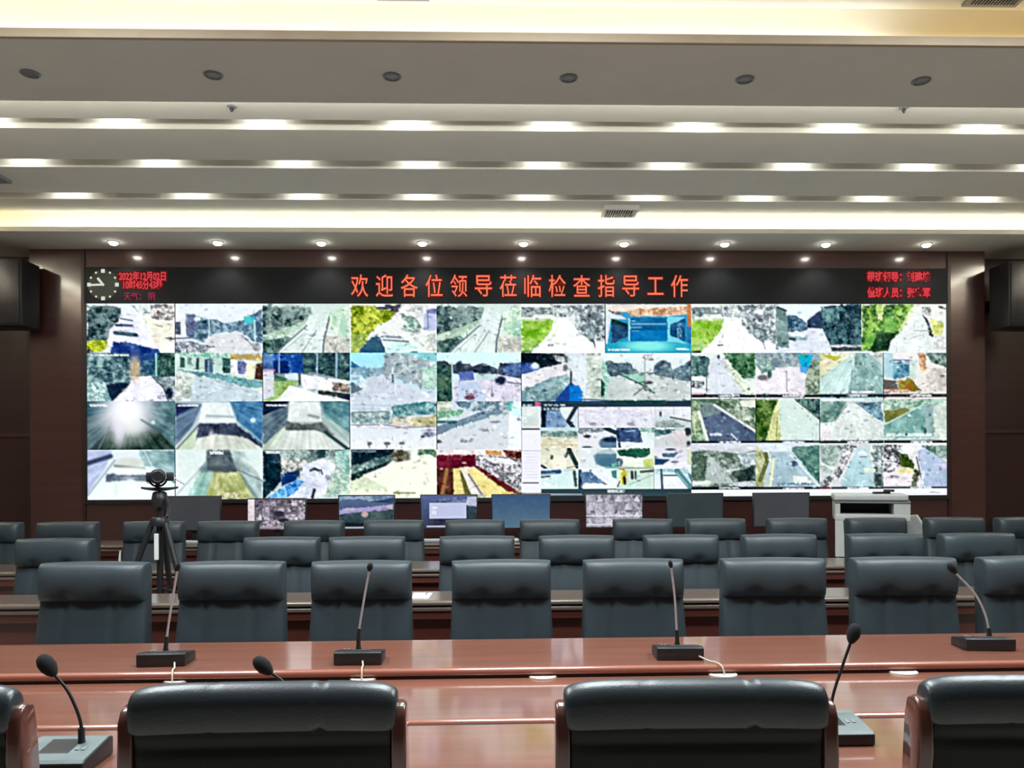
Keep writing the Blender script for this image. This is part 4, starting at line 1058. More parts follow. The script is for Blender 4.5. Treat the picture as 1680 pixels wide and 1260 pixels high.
V(1400, 470, 12); G((226, 226, 230), (222, 220, 226))
P([(1045, 475), (1230, 480), (1215, 640), (1100, 740), (1045, 720)], (50, 52, 58), (240, 240, 244), 4); P([(1215, 480), (1330, 480), (1320, 560), (1215, 560)], (236, 238, 244)); P([(1195, 555), (1250, 560), (1335, 650), (1310, 710), (1205, 700)], (80, 104, 38), (50, 70, 30), 6); P([(1190, 670), (1340, 700), (1330, 750), (1150, 750)], (228, 222, 178)); P([(1050, 730), (1310, 745), (1290, 860), (1050, 860)], (230, 222, 228))
P([(1350, 535), (1430, 500), (1480, 505), (1625, 640), (1625, 860), (1410, 860), (1385, 700)], (174, 190, 214)); P([(1390, 485), (1625, 480), (1625, 610), (1500, 560)], (84, 114, 104), (176, 196, 186), 5); P([(1325, 690), (1375, 710), (1345, 860), (1290, 860)], (52, 62, 52), (110, 118, 90), 5); L([(1345, 590), (1385, 770)], 14, (84, 90, 96)); L([(1410, 720), (1400, 850)], 14, (226, 232, 240)); E(1140, 770, 46, 16, (150, 146, 156)); T(1550, 660, 1620, 60, (220, 200, 220), .4); L([(1528, 500), (1530, 570)], 8, (180, 200, 180)); bar(1048, 871, 1628, 1295)
feed(1132, 803, 1550, 815, 'white bar along the lower edge'); cv.at(*J_)
G((232, 238, 246), (228, 230, 240), amp=4); T(1460, 910, 1560, 8, (150, 160, 175), .4)

# software window with a side list and sixteen small pictures
feed(855, 659, 1132, 813, 'dark software window holding a white side list'); cv.at(*K_)
G((36, 58, 74), (52, 72, 80), amp=6)
P([(200, 15), (1400, 15), (1400, 45), (200, 45)], (44, 66, 84)); P([(880, 18), (1380, 18), (1380, 40), (880, 40)], (16, 70, 62)); T(250, 58, 440, 14, (210, 225, 230), .5); T(45, 60, 130, 14, (210, 225, 230), .6); P([(160, 15), (215, 40), (200, 75), (160, 75)], (190, 110, 140))
P([(32, 72), (216, 72), (216, 890), (32, 890)], (228, 228, 241), amp=6); P([(40, 78), (216, 78), (216, 270), (40, 270)], (220, 228, 222), (200, 214, 214), 4); L([(40, 285), (198, 285)], 15, (60, 62, 76)); L([(45, 795), (188, 795)], 12, (70, 72, 86)); L([(40, 492), (214, 492)], 6, (170, 175, 190))
for y in range(520, 770, 28): L([(50, y), (190, y)], 5, (206, 205, 216))
L([(40, 903), (600, 903)], 8, (220, 224, 236)); T(850, 870, 1000, 22, (205, 222, 222), .7); T(1570, 905, 1640, 12, (200, 210, 215), .5)
XS, YS = [887, 948, 1010.5, 1071.5, 1132], [668.5, 702, 735, 769, 801.5]
NM = [['a grey yard framed in black', 'pale water', 'pale water beside the brown lines', 'a pale street corner with brown lines'], ['a sandy field', 'a road with a round dark pool', 'a dark blue roof', 'a grey junction'],
      ['a round pale heap', 'a blue-grey round pond', 'a dark green hedge', 'blue stripes on a slope'], ['a pale slope with dark posts', 'a dark blue ramp', 'a yellow figure by the road', 'a pale roof with dark beams']]


def small(i, j):
    feed(XS[j], YS[i], XS[j + 1], YS[i + 1], 'small picture of ' + NM[i][j]); cv.at(*K_)


small(0, 0); G((205, 218, 228), (196, 210, 220)); P([(218, 72), (400, 72), (400, 112), (270, 120), (262, 272), (218, 272)], (14, 36, 54)); P([(270, 115), (390, 120), (450, 220), (475, 268), (258, 268)], (92, 124, 164), (140, 166, 196), 8); P([(385, 90), (500, 90), (480, 180), (440, 190)], (214, 228, 226)); L([(545, 80), (470, 210), (520, 268)], 38, (36, 52, 66)); T(235, 98, 400, 14, (180, 205, 215), .5)
small(0, 1); G((216, 216, 230), (214, 216, 228), amp=26); L([(580, 110), (800, 130)], 10, (190, 190, 204), .7, 2); E(705, 236, 36, 16, (150, 150, 160))
small(0, 2); G((216, 216, 230), (214, 216, 228), amp=26); L([(940, 110), (1160, 130)], 10, (190, 190, 204), .7, 2); E(1065, 236, 36, 16, (150, 150, 160))
small(0, 3); G((206, 216, 222), (190, 204, 204)); P([(1300, 80), (1640, 80), (1640, 200), (1450, 160), (1300, 160)], (222, 226, 236)); L([(1440, 175), (1640, 212)], 15, (84, 78, 74)); L([(1470, 80), (1472, 150)], 7, (170, 175, 185)); E(1345, 142, 12, 26, (56, 52, 48)); P([(1300, 215), (1450, 195), (1580, 250), (1520, 272), (1290, 272)], (118, 136, 138), (160, 172, 170), 5)
small(1, 0); G((186, 212, 220), (226, 223, 202)); P([(218, 305), (568, 305), (568, 370), (218, 360)], (92, 124, 122), (178, 192, 186), 5); P([(218, 360), (568, 375), (568, 468), (218, 468)], (228, 224, 204), (206, 204, 176), 6); L([(218, 432), (568, 436)], 7, (190, 180, 150))
small(1, 1); G((218, 220, 228), (222, 222, 230)); P([(568, 270), (850, 270), (780, 312), (568, 320)], (96, 108, 118), (180, 186, 194), 5); E(652, 354, 36, 16, (50, 58, 70)); E(650, 458, 46, 14, (90, 100, 110)); E(868, 420, 105, 66, (92, 122, 142), .15); E(876, 388, 80, 24, (30, 44, 74)); L([(800, 348), (920, 352)], 12, (226, 232, 240)); L([(830, 280), (925, 320)], 40, (40, 56, 66))
small(1, 2); G((206, 226, 224), (222, 232, 232)); P([(935, 275), (1140, 275), (1180, 412), (950, 405)], (48, 68, 108), (84, 110, 146), 7); P([(955, 420), (1180, 415), (1170, 465), (955, 465)], (226, 234, 242)); P([(1140, 275), (1290, 270), (1290, 320), (1150, 310)], (110, 140, 140), (170, 196, 190), 5); L([(935, 300), (960, 460)], 26, (30, 50, 84)); L([(1020, 310), (1100, 300)], 10, (160, 190, 220))
small(1, 3); G((190, 202, 204), (204, 206, 212)); P([(1285, 275), (1500, 275), (1440, 330), (1285, 350)], (56, 92, 98), (110, 142, 142), 6); E(1602, 310, 34, 40, (40, 48, 62)); L([(1290, 380), (1440, 330)], 8, (226, 230, 232)); P([(1450, 300), (1580, 300), (1590, 440), (1460, 440)], (206, 200, 204)); E(1610, 420, 20, 24, (60, 66, 76)); T(1290, 278, 1490, 12)
small(2, 0); G((214, 216, 198), (218, 216, 200), amp=24); E(392, 612, 72, 66, (234, 230, 216), .2); L([(480, 480), (560, 640)], 42, (36, 56, 56)); L([(470, 500), (450, 545)], 26, (60, 72, 68)); E(318, 552, 14, 22, (70, 72, 66)); L([(218, 630), (260, 655)], 24, (40, 60, 84)); L([(460, 655), (560, 630)], 8, (110, 110, 100)); E(330, 500, 30, 20, (226, 222, 206))
small(2, 1); G((214, 222, 226), (216, 224, 226)); E(838, 562, 118, 84, (90, 128, 146), .12); P([(740, 470), (930, 470), (930, 520), (740, 520)], (206, 218, 220), al=.7); E(840, 590, 90, 44, (72, 112, 134), .4); P([(850, 640), (930, 600), (930, 665), (800, 665)], (110, 176, 172)); E(605, 585, 16, 26, (196, 202, 204))
small(2, 2); G((214, 226, 220), (228, 236, 216)); P([(935, 480), (1235, 470), (1245, 520), (1180, 556), (1080, 552), (960, 540)], (16, 62, 52), (40, 96, 78), 6); P([(1000, 570), (1180, 580), (1170, 655), (1010, 655)], (226, 236, 222)); P([(1180, 570), (1290, 560), (1290, 660), (1190, 660)], (206, 220, 150), (180, 200, 120), 6); P([(925, 560), (1000, 570), (990, 640), (925, 650)], (60, 84, 92), (170, 190, 190), 4); P([(935, 640), (1290, 650), (1290, 668), (935, 668)], (150, 160, 140))
small(2, 3); G((214, 214, 224), (224, 226, 236)); P([(1290, 540), (1330, 560), (1440, 572), (1360, 628), (1290, 625)], (44, 76, 112)); P([(1360, 515), (1520, 508), (1470, 555), (1370, 550)], (70, 104, 128)); L([(1300, 560), (1480, 570), (1560, 540)], 9, (186, 206, 212)); E(1440, 478, 50, 12, (84, 80, 106)); E(1480, 596, 36, 12, (110, 108, 130)); L([(1300, 640), (1640, 600)], 20, (232, 234, 246)); P([(1590, 480), (1640, 470), (1640, 640), (1600, 640)], (206, 214, 190))
small(3, 0); G((200, 226, 228), (206, 230, 226)); L([(218, 700), (390, 688)], 40, (44, 80, 112)); L([(218, 712), (350, 704)], 6, (190, 210, 222)); L([(218, 740), (300, 730)], 16, (32, 50, 70)); L([(530, 690), (545, 820)], 30, (30, 50, 50), .85); L([(218, 770), (330, 730)], 9, (226, 238, 240)); L([(440, 680), (530, 665)], 12, (190, 190, 180))
small(3, 1); G((222, 232, 242), (224, 234, 244)); P([(568, 668), (600, 668), (612, 856), (568, 856)], (34, 54, 76)); P([(580, 690), (690, 690), (835, 806), (606, 800)], (60, 86, 128), (104, 136, 166), 9); P([(610, 815), (850, 815), (850, 848), (610, 848)], (226, 238, 246)); P([(880, 680), (930, 670), (930, 760), (890, 740)], (70, 130, 130)); L([(820, 700), (920, 790)], 30, (232, 234, 244)); E(685, 676, 16, 8, (70, 74, 84))
small(3, 2); G((196, 216, 206), (196, 222, 212)); P([(935, 680), (1060, 680), (1040, 800), (935, 800)], (222, 232, 210), (200, 216, 180), 5); L([(995, 690), (1000, 790)], 46, (190, 176, 50)); L([(1000, 740), (1010, 800)], 26, (40, 40, 30)); L([(1075, 690), (1078, 750)], 26, (36, 44, 60)); L([(1110, 690), (1110, 750)], 20, (40, 46, 64)); L([(1160, 690), (1280, 680)], 24, (70, 80, 70)); L([(960, 660), (1000, 660)], 18, (46, 62, 62)); L([(1050, 810), (1270, 720)], 8, (150, 170, 165)); L([(940, 830), (960, 780)], 12, (40, 60, 60))
small(3, 3); G((206, 226, 236), (216, 228, 240)); P([(1285, 665), (1640, 665), (1640, 730), (1500, 690), (1285, 690)], (130, 180, 186), (196, 220, 222), 6); L([(1352, 670), (1362, 855)], 21, (54, 74, 100)); L([(1375, 724), (1525, 724)], 13, (46, 66, 84)); L([(1500, 680), (1640, 850)], 52, (84, 136, 142)); L([(1500, 700), (1600, 820)], 8, (170, 206, 206)); P([(1385, 740), (1520, 740), (1600, 850), (1390, 850)], (226, 230, 244)); P([(1600, 690), (1640, 720), (1640, 800)], (60, 110, 116))
finish()
cv.done(1.12)

# ------------------------------------------------------------------ video wall and the red text banner above it
vw = empty('video_wall', (0, YB, 0))
tag(vw, 'wide bright video wall of many road camera pictures on the red wood wall', 'video wall')
b = MB()
b.box(SX0 - .03, -.045, SZ0 - .05, SX1 + .03, -.001, SZ1 + .005, .004)
b.build('cabinet', BLACKP, vw)
SCREENM = screen_mat('video wall picture', 1.04)
for (r, lab) in FEEDS:
    wx = lambda u: SX0 + u / CWID * (SX1 - SX0)
    wz = lambda v: SZ1 - v / CHEI * (SZ1 - SZ0)
    big = lab.startswith('dark software')
    o = picture('camera_feed', cv, r, (wx(r[0]), wz(r[3]), wx(r[2]), wz(r[1]), -.048 if big else -.050), SCREENM, vw)
    o['label'] = lab

HZ0, HZ1 = SZ1 + .006, 3.93
bn = empty('led_banner', (0, YB, 0))
tag(bn, 'dark led banner with red Chinese writing and a clock above the video wall', 'led sign')
b = MB(); b.box(SX0 - .03, -.045, HZ0, SX1 + .03, -.001, HZ1, .004); b.build('panel', BANNERM, bn)
RED = emit('red led writing', (1.0, .20, .10), 1.05, sampling=False)
REDD = emit('deep red led writing', (1.0, .075, .09), .72, sampling=False)
GLOW = emit('red led halo', (.13, .007, .008), 1.0, sampling=False)  # glow around the letters, drawn as a dim wider copy behind them
LEDW = emit('white led clock marks', (.80, .86, .74), .85, sampling=False)
LEDG = mat('clock ground', (.012, .018, .012), .4)


def writing(text, x, z, size, m, align='CENTER', thick=0.0, space=1.0):
    cu = bpy.data.curves.new('lettering', 'FONT')
    cu.body = text
    cu.size = size
    cu.align_x = align
    cu.align_y = 'CENTER'
    cu.offset = thick
    cu.space_character = space
    cu.extrude = .002
    t = bpy.data.objects.new('lettering', cu)
    COL.objects.link(t)
    bpy.context.view_layer.update()
    dg = bpy.context.evaluated_depsgraph_get()
    me = bpy.data.meshes.new_from_object(t.evaluated_get(dg))
    bpy.data.objects.remove(t)
    me.materials.clear()
    me.materials.append(m)
    me.transform(Matrix.Translation((x, -.049, z)) @ Matrix.Rotation(PI / 2, 4, 'X'))
    me.name = 'lettering'
    o = bpy.data.objects.new('lettering', me)
    COL.objects.link(o)
    o.parent = bn
    return o, me


def halo(text, xa, xb, z, size, grow):
    o = fit(text, xa - grow, xb + grow, z, size, GLOW, grow)
    o.name = 'lettering_halo'
    o.location.y = .0028
    return o


def fit(text, xa, xb, z, size, m, thick=0.0, spread=None):
    """one line of writing stretched to span xa..xb"""
    o, me = writing(text, 0, z, size, m, 'LEFT', thick, spread or 1.0)
    n = len(me.vertices)
    co = np.empty(n * 3); me.vertices.foreach_get('co', co); co = co.reshape(-1, 3)
    a, c = co[:, 0].min(), co[:, 0].max()
    co[:, 0] = xa + (co[:, 0] - a) / (c - a) * (xb - xa)
    za, zb = co[:, 2].min(), co[:, 2].max()
    co[:, 2] += z - (za + zb) / 2
    me.vertices.foreach_set('co', co.ravel())
    me.update()
    return o


X = lambda px, py=470: at_y(px, py, YB - .05)[0]
Z = lambda px, py: at_y(px, py, YB - .05)[2]
TITLE = '欢迎各位领导莅临检查指导工作'
x0, x1 = X(573), X(1127)
pit = (x1 - x0) / 13.72
for i, ch in enumerate(TITLE):
    fit(ch, x0 + i * pit + (.02 if ch not in '工' else .03), x0 + i * pit + pit * .76, Z(850, 469), .285, RED, .0012)
    halo(ch, x0 + i * pit + (.02 if ch not in '工' else .03), x0 + i * pit + pit * .76, Z(850, 469), .285, .013)
fit('2022年12月02日', X(195), X(272), Z(235, 453), .115, REDD, .004)
fit('10时45分43秒', X(202), X(267), Z(235, 467), .115, REDD, .004)
fit('天气： 阴', X(203), X(254), Z(230, 486), .10, emit('dim red led writing', (.75, .07, .16), .45, sampling=False), .001)
for t_, xa, xb, z_ in (('2022年12月02日', X(195), X(272), Z(235, 453)), ('10时45分43秒', X(202), X(267), Z(235, 467))): halo(t_, xa, xb, z_, .115, .016)
fit('带班领导：刘建雄', X(1423), X(1526), Z(1475, 454), .125, REDD, .004)
fit('值班人员：张宝军', X(1423), X(1526), Z(1475, 480), .125, REDD, .004)
for t_, z_ in (('带班领导：刘建雄', Z(1475, 454)), ('值班人员：张宝军', Z(1475, 480))): halo(t_, X(1423), X(1526), z_, .125, .016)
ck = MB(); cx, cz, cr = X(169), Z(169, 467), .165
ck.lathe([(cr * 1.08, -.0455), (cr * 1.08, -.0475), (cr, -.0478)], 40, (cx, 0, cz), 'y'); ckd = ck.build('clock_dial', LEDG, bn)
for k in range(12):
    a = k * PI / 6
    b = MB(); s_ = .022 if k % 3 == 0 else .011
    px, pz = cx + cr * .98 * math.sin(a), cz + cr * .98 * math.cos(a)
    b.box(px - s_, -.052, pz - s_, px + s_, -.049, pz + s_, .002, rot=Matrix.Rotation(a, 3, 'Y')); b.build('hour_mark', LEDW, ckd)
for ang, ln, w in ((math.radians(322), .095, .020), (math.radians(268), .145, .017)):
    b = MB()
    v = Vector((math.sin(ang), 0, math.cos(ang)))
    c_ = Vector((cx, -.0535, cz))
    b.tube([c_ - v * .012, c_ + v * ln], w * .7, 8); b.build('clock_hand', LEDW, ckd)
# ------------------------------------------------------------------ conference table
ct = empty('conference_table', (0.35, 2.7, 0))
tag(ct, 'long glossy red wood conference table with a sunken middle channel in the foreground', 'table')
TX0, TX1 = -3.55, 3.3          # relative to the table's own origin
ROT = math.radians(.45)
ct.rotation_euler = (0, 0, ROT)
b = MB(); b.box(TX0, .335, .715, TX1, .85, .75, .006); b.build('far_top', WOOD, ct)
b = MB(); b.box(TX0, -.33, .68, TX1, .31, .715, .002); b.build('channel_floor', WOOD, ct)
b = MB(); b.box(TX0, -.82, .715, TX1, -.345, .75, .006); b.build('near_top', WOOD, ct)
b = MB(); b.tube([(TX0, .322, .738), (TX1, .322, .738)], .0155, 14); b.build('edge_moulding', WOODE, ct, True)
b = MB(); b.box(TX0, .312, .705, TX1, .338, .724); b.build('edge_groove_shade', GROOVE_SHADE, ct)  # near-black strip stands for the shadow under the far moulding
b = MB(); b.tube([(TX0, -.318, .742), (TX1, -.318, .742)], .0165, 14); b.build('edge_moulding', WOODE, ct, True)
b = MB(); b.box(TX0, -.346, .72, TX1, -.330, .747); b.build('edge_groove_shade', GROOVE_SHADE, ct)
for (y0, y1) in ((.60, .64), (-.32, -.28)):
    b = MB(); b.box(TX0 + .05, y0, 0, TX1 - .05, y1, .715, .003); b.build('apron_panel', DESKW, ct)
for x in (TX0 + .05, -1.8, 0, 1.7, TX1 - .09):
    b = MB(); b.box(x, -.275, 0, x + .04, .595, .68, .002); b.build('support_panel', DESKW, ct)
GR = []
for (px, py) in ((293, 1115), (597, 1112), (890, 1109), (1185, 1106), (1480, 1102)):
    p = at_z(px, py, .716)
    v = Matrix.Rotation(-ROT, 3, 'Z') @ Vector((p[0] - .35, p[1] - 2.7, 0))
    b = MB()
    b.lathe([(.036, .7145), (.056, .7145), (.056, .719), (.050, .722), (.040, .721)], 28, (v.x, v.y, 0)); g = b.build('cable_grommet', CREAM, ct, True)
    b = MB(); b.lathe([(.039, .7155), (.030, .7185), (.006, .719)], 20, (v.x, v.y, 0)); b.build('grommet_cap', PAPER if px in (890, 1480) else BLACKP, g, True)
    GR.append(p)


# ------------------------------------------------------------------ leather chairs
def sm(x, a, c):
    t = min(1, max(0, (x - a) / (c - a)))
    return t * t * (3 - 2 * t)


def rim(a, b_, n=7):
    return max(0, 1 - abs(a) ** n) ** (1 / n) * max(0, 1 - abs(b_) ** n) ** (1 / n)


def row_chair():
    """armchair facing -y (towards the camera), origin on the floor below the seat"""
    o = empty('leather_chair')

    def back(a, b_, s):
        z = .43 + (b_ + 1) / 2 * .60
        w = .268 - .018 * sm(z, .45, 1.0)
        y = .20 + (z - .43) * .10
        t = .055 * rim(a, b_, 6)
        if s > 0:              # front face: three vertical panels, lumbar swell
            sw = .022 * math.exp(-((z - .66) / .16) ** 2)
            gr = sum(.010 * math.exp(-((a - q) / .05) ** 2) for q in (-.46, .46))
            y -= t + (sw - gr) * rim(a, b_, 4)
        else:
            y += t * .7
        return (a * w, y, z)
    b = MB(); b.pad(back, 34, 26); b.build('backrest', LEATH, o, True)

    def head(a, b_, s):
        z = .958 + b_ * .094
        w = .252
        y = .238 + (z - .9) * .02
        r = rim(a, b_, 5)
        if s > 0:
            t = .085 * r
            pl = sum(.017 * math.exp(-((a - q) / .13) ** 2 - ((b_ + .72) / .32) ** 2) for q in (-.42, .42))
            wr = .002 * math.sin(a * 9 + 1) * (1 - b_) / 2
            t += (.014 * math.cos(b_ * 1.6) - pl + wr) * r
            y -= t
        else:
            y += .055 * r
        return (a * w, y, z + .006 * math.cos(a * 1.5) * (b_ > .8))
    b = MB(); b.pad(head, 36, 20); b.build('headrest', LEATH, o, True)

    def seat(a, b_, s):
        r = rim(a, b_, 6)
        return (a * .242, -.02 + b_ * .25, .435 + (.045 if s > 0 else -.05) * r)
    b = MB(); b.pad(seat, 16, 16); b.build('seat', LEATH, o, True)
    for sx in (-1, 1):
        b = MB(); b.tube(curve_pts([(sx * .252, -.24, .40), (sx * .264, -.22, .58), (sx * .264, -.05, .635), (sx * .260, .20, .63)], 6), .017, 8); b.build('armrest', POSTW, o, True)
    for sx in (-1, 1):
        for (y, dy) in ((-.22, -.02), (.20, .03)):
            b = MB(); b.tube([(sx * .22, y, .41), (sx * .235, y + dy, .0)], [.020, .014], 10); b.build('leg', POSTW, o, True)
    return o


CH_W = [(-1.98, .53), (-1.29, .519), (-.65, .495), (.05, .495), (.71, .502), (1.40, .516), (2.06, .514), (2.72, .519)]
proto = row_chair()
first = True


def put_chair(x, y, label, group, sc=1.0, rz=0.0, h=0.0):
    global first
    o = proto if first else copy_tree(proto)
    first = False
    o.location = (x, y, h)
    o.rotation_euler = (0, 0, rz)
    o.scale = (sc, sc, 1)
    tag(o, label, 'chair', group)
    return o


R1 = ['dark leather chair behind the main table at the far left of the front row', 'dark leather chair behind the leftmost far microphone, second in the front row',
      'dark leather chair right behind the microphone second from left on the far tabletop', 'dark leather chair in the middle of the front row with no microphone before it',
      'dark leather chair fifth from left in the front row, behind a thin microphone stem', 'dark leather chair sixth from left in the front row behind the main table',
      'dark leather chair in the front row left of the leaning silver microphone', 'dark leather chair cut off by the right edge, front row behind the main table']
rr = random.Random(3)
for (x, w), lab in zip(CH_W, R1):
    put_chair(x, 3.90 - .14 - (x + 2) * .012, lab, 'front row of leather chairs', w / .506, rr.uniform(-.05, .05))
R2x = [-2.98, -1.44, -.84, -.10, .59, 1.30, 1.98, 2.70, 3.35]
R2 = ['dark leather chair in the middle row at the far left, left of the tripod', 'dark leather chair in the middle row, first to the right of the tripod', 'dark leather chair in the middle row, second to the right of the tripod',
      'dark leather chair in the middle row, fourth from left, beside a gap', 'dark leather chair in the middle row, fifth from left', 'dark leather chair in the middle row, sixth from left',
      'dark leather chair in the middle row, seventh from left', 'dark leather chair in the middle row in front of the white printer', 'dark leather chair in the middle row, last one at the right edge']
for x, lab in zip(R2x, R2):
    put_chair(x, 5.38 - .14 - (x + 2) * .015, lab, 'middle row of leather chairs', 1.02, rr.uniform(-.05, .05))
R3x = [-4.58, -3.88, -3.09, -2.41, -1.63, -.89, -.15, .53, 1.38, 2.06, 2.80, 3.53, 4.25, 4.90]
for i, x in enumerate(R3x):
    lab = 'dark leather chair in the rear row by the video wall, %s of fourteen' % ORD[i]
    if i == 2: lab = 'dark leather chair in the rear row standing right behind the tripod'
    if i == 11: lab = 'dark leather chair in the rear row hiding the body of the white printer'
    if i == 13: lab = 'dark leather chair in the rear row cut off by the right edge'
    if i == 0: lab = 'dark leather chair in the rear row cut off by the left edge'
    put_chair(x, 7.22 - .14 - (x + 2) * .025, lab, 'rear row of leather chairs', 1.08, rr.uniform(-.03, .03))


def near_chair():
    """big armchair seen from behind, facing +y, origin on the floor below the seat; backrest rear at y = -.33"""
    o = empty('wood_framed_armchair')

    def back(a, b_, s):
        z = .40 + (b_ + 1) / 2 * .60
        w = .272
        y = -.30 - (z - .4) * .06
        t = rim(a, b_, 9)
        if s > 0:
            y -= .034 * t - .016 * math.exp(-((z - .918) / .006) ** 2) * rim(a, b_, 3)
        else:
            y += .075 * t
        return (a * w, y, z)
    b = MB(); b.pad(back, 20, 60); b.build('backrest', LEATHB, o, True)

    def roll(a, b_, s):
        ang = PI * (b_ * .5 + .5)              # half turn per side
        k = max(0, 1 - abs(a) ** 9) ** (1 / 9)
        st = sum(.006 * math.exp(-((a - q) / .014) ** 2) for q in (-.40, .42))
        r1, r2 = (.040 * k - st), (.046 * k - st)
        c, sn = math.cos(ang), math.sin(ang)
        if s < 0 and 0 < c < .9999: sn = 1 - c ** 14
        droop = -.010 * abs(a) ** 5
        return (a * .283, -.334 + s * r1 * sn, 1.003 + droop - c * r2 * (1.32 if c > 0 else 1.0))
    b = MB(); b.pad(roll, 64, 14); b.build('headrest', LEATH_TOPLIT, o, True)

    def seat(a, b_, s):
        r = rim(a, b_, 6)
        return (a * .27, -.02 + b_ * .27, .43 + (.05 if s > 0 else -.05) * r)
    b = MB(); b.pad(seat, 16, 16); b.build('seat', LEATHB, o, True)
    for sx in (-1, 1):
        x0, x1 = (.272, .302)
        A = [(-.365, .97), (-.350, .995), (-.325, 1.003), (-.300, .990), (-.288, .955), (-.285, .88), (-.270, .72), (-.255, .45), (-.265, .2), (-.29, 0), (-.335, 0), (-.318, .2), (-.308, .45), (-.335, .70), (-.362, .88)]
        b = MB(); b.prism(A, 'x', sx * x0, sx * x1)
        bmesh.ops.bevel(b.bm, geom=[e for e in b.bm.edges if abs(e.verts[0].co.x - e.verts[1].co.x) < 1e-5], offset=.007, segments=3, profile=.5, affect='EDGES')
        b.build('side_post', POSTW, o, True)
        b = MB(); b.tube(curve_pts([(sx * .287, -.27, .63), (sx * .29, -.05, .655), (sx * .29, .14, .64), (sx * .29, .21, .58), (sx * .285, .21, .40)], 8), [.020] * 33, 10); b.build('armrest', POSTW, o, True)
        b = MB(); b.tube([(sx * .275, .21, .42), (sx * .28, .23, 0)], [.022, .016], 10); b.build('leg', POSTW, o, True)
    return o


np0 = near_chair()
for i, (x, y, rz, lab) in enumerate([(-.495, 2.055, .02, 'black leather wood-framed armchair seen from behind, nearest left of centre'), (.444, 2.04, -.02, 'black leather wood-framed armchair seen from behind, nearest right of centre'),
                                   (-1.33, 2.06, .06, 'black leather armchair cut off by the bottom left corner, wood post beside the near microphone'), (1.245, 2.04, -.05, 'black leather armchair cut off by the bottom right corner, broad wood post facing the middle')]):
    o = np0 if i == 0 else copy_tree(np0)
    o.location = (x, y, 0); o.rotation_euler = (0, 0, rz)
    tag(o, lab, 'chair', 'wood framed chairs at the near side of the table')


# ------------------------------------------------------------------ microphones
def microphone(base, neck, head, label, cable_to=None, silver=True, zt=.751, wid=.185, dep=.13, rz=0.0, foam=.02, collar=.3, pad=False):
    base = Vector((base[0], base[1], zt))
    o = empty('desk_microphone', base, rz)
    tag(o, label, 'microphone', 'gooseneck conference microphones')
    o.rotation_euler.z = rz
    inv = Matrix.Rotation(-rz, 3, 'Z')
    rel = lambda p: inv @ (Vector(p) - base)
    w, d = wid / 2, dep / 2
    b = MB()
    b.prism([(-d, .0), (d, .0), (d, .048), (d - .02, .052), (-d + .01, .036), (-d, .030)], 'x', -w, w)
    bmesh.ops.bevel(b.bm, geom=b.bm.edges[:], offset=.004, segments=2, profile=.5, affect='EDGES')
    b.build('base', BLACKP, o, True)
    if pad:
        b = MB(); b.prism([(-d + .002, .031), (-d + .01, .0375), (d - .022, .0535), (d - .006, .051), (d - .006, .049), (-d + .002, .029)], 'x', -w + .003, w - .003); b.build('top_plate', PADM, o)
    sl = math.atan2(.016, 2 * d - .03)
    b = MB(); b.box(-w * .5, -.035, .0450, w * .35, .045, .0475, .001, rot=Matrix.Rotation(sl, 3, 'X')); b.build('key_panel', BLACKP if pad else DARKP, o)
    for k in range(2):
        b = MB(); b.box(w * .55 + k * .016 - .01, -.02, .0435, w * .55 + k * .016, .0, .0475, .001, rot=Matrix.Rotation(sl, 3, 'X')); b.build('button', GREYP, o)
    pts = [rel(p) for p in neck]
    cp = [Vector(p) for p in curve_pts(pts, 10)]
    n = len(cp); c = int(n * collar)
    b = MB(); b.tube([cp[0] + Vector((0, 0, -.02))] + cp[:c + 1], [.012] + [.0085] * (c + 1), 10); b.build('collar', BLACKP, o, True)
    b = MB(); b.tube(cp[c:], .0042, 10); b.build('gooseneck', NECK if silver else BLACKP, o, True)
    h0 = cp[-1]; hd = (rel(head) - h0)
    L_ = max(hd.length, .02); hd = hd.normalized()
    b = MB()
    prof = [(-.2, .35), (0, .7), (.3, 1.0), (.65, .97), (.9, .7), (1.02, .3)]
    b.tube([h0 + hd * L_ * t for t, _ in prof], [foam * r for _, r in prof], 14); b.build('foam_windshield', FOAM, o, True)
    if cable_to is not None:
        e = Vector((cable_to[0], cable_to[1], .724))
        sx = base.x + max(-.07, min(.07, (e.x - base.x) * .6))
        s0 = Vector((sx, base.y - d - .001, zt + .016))
        ym = 3.022 + (e.x - .35) * math.tan(ROT)
        e.y = min(e.y, ym - .036)
        mid = [s0, Vector((sx + (e.x - sx) * .45, ym + .04, zt + .006)), Vector((sx + (e.x - sx) * .7, ym, .760)), Vector((sx + (e.x - sx) * .9, ym - .024, .750)), e]
        b = MB(); b.tube(curve_pts([rel(q) for q in mid], 8), .0034, 8); b.build('cable', CORD, o, True)
    return o


def nk(pl):
    return [at_y(px, py, Y) for px, py, Y in pl]


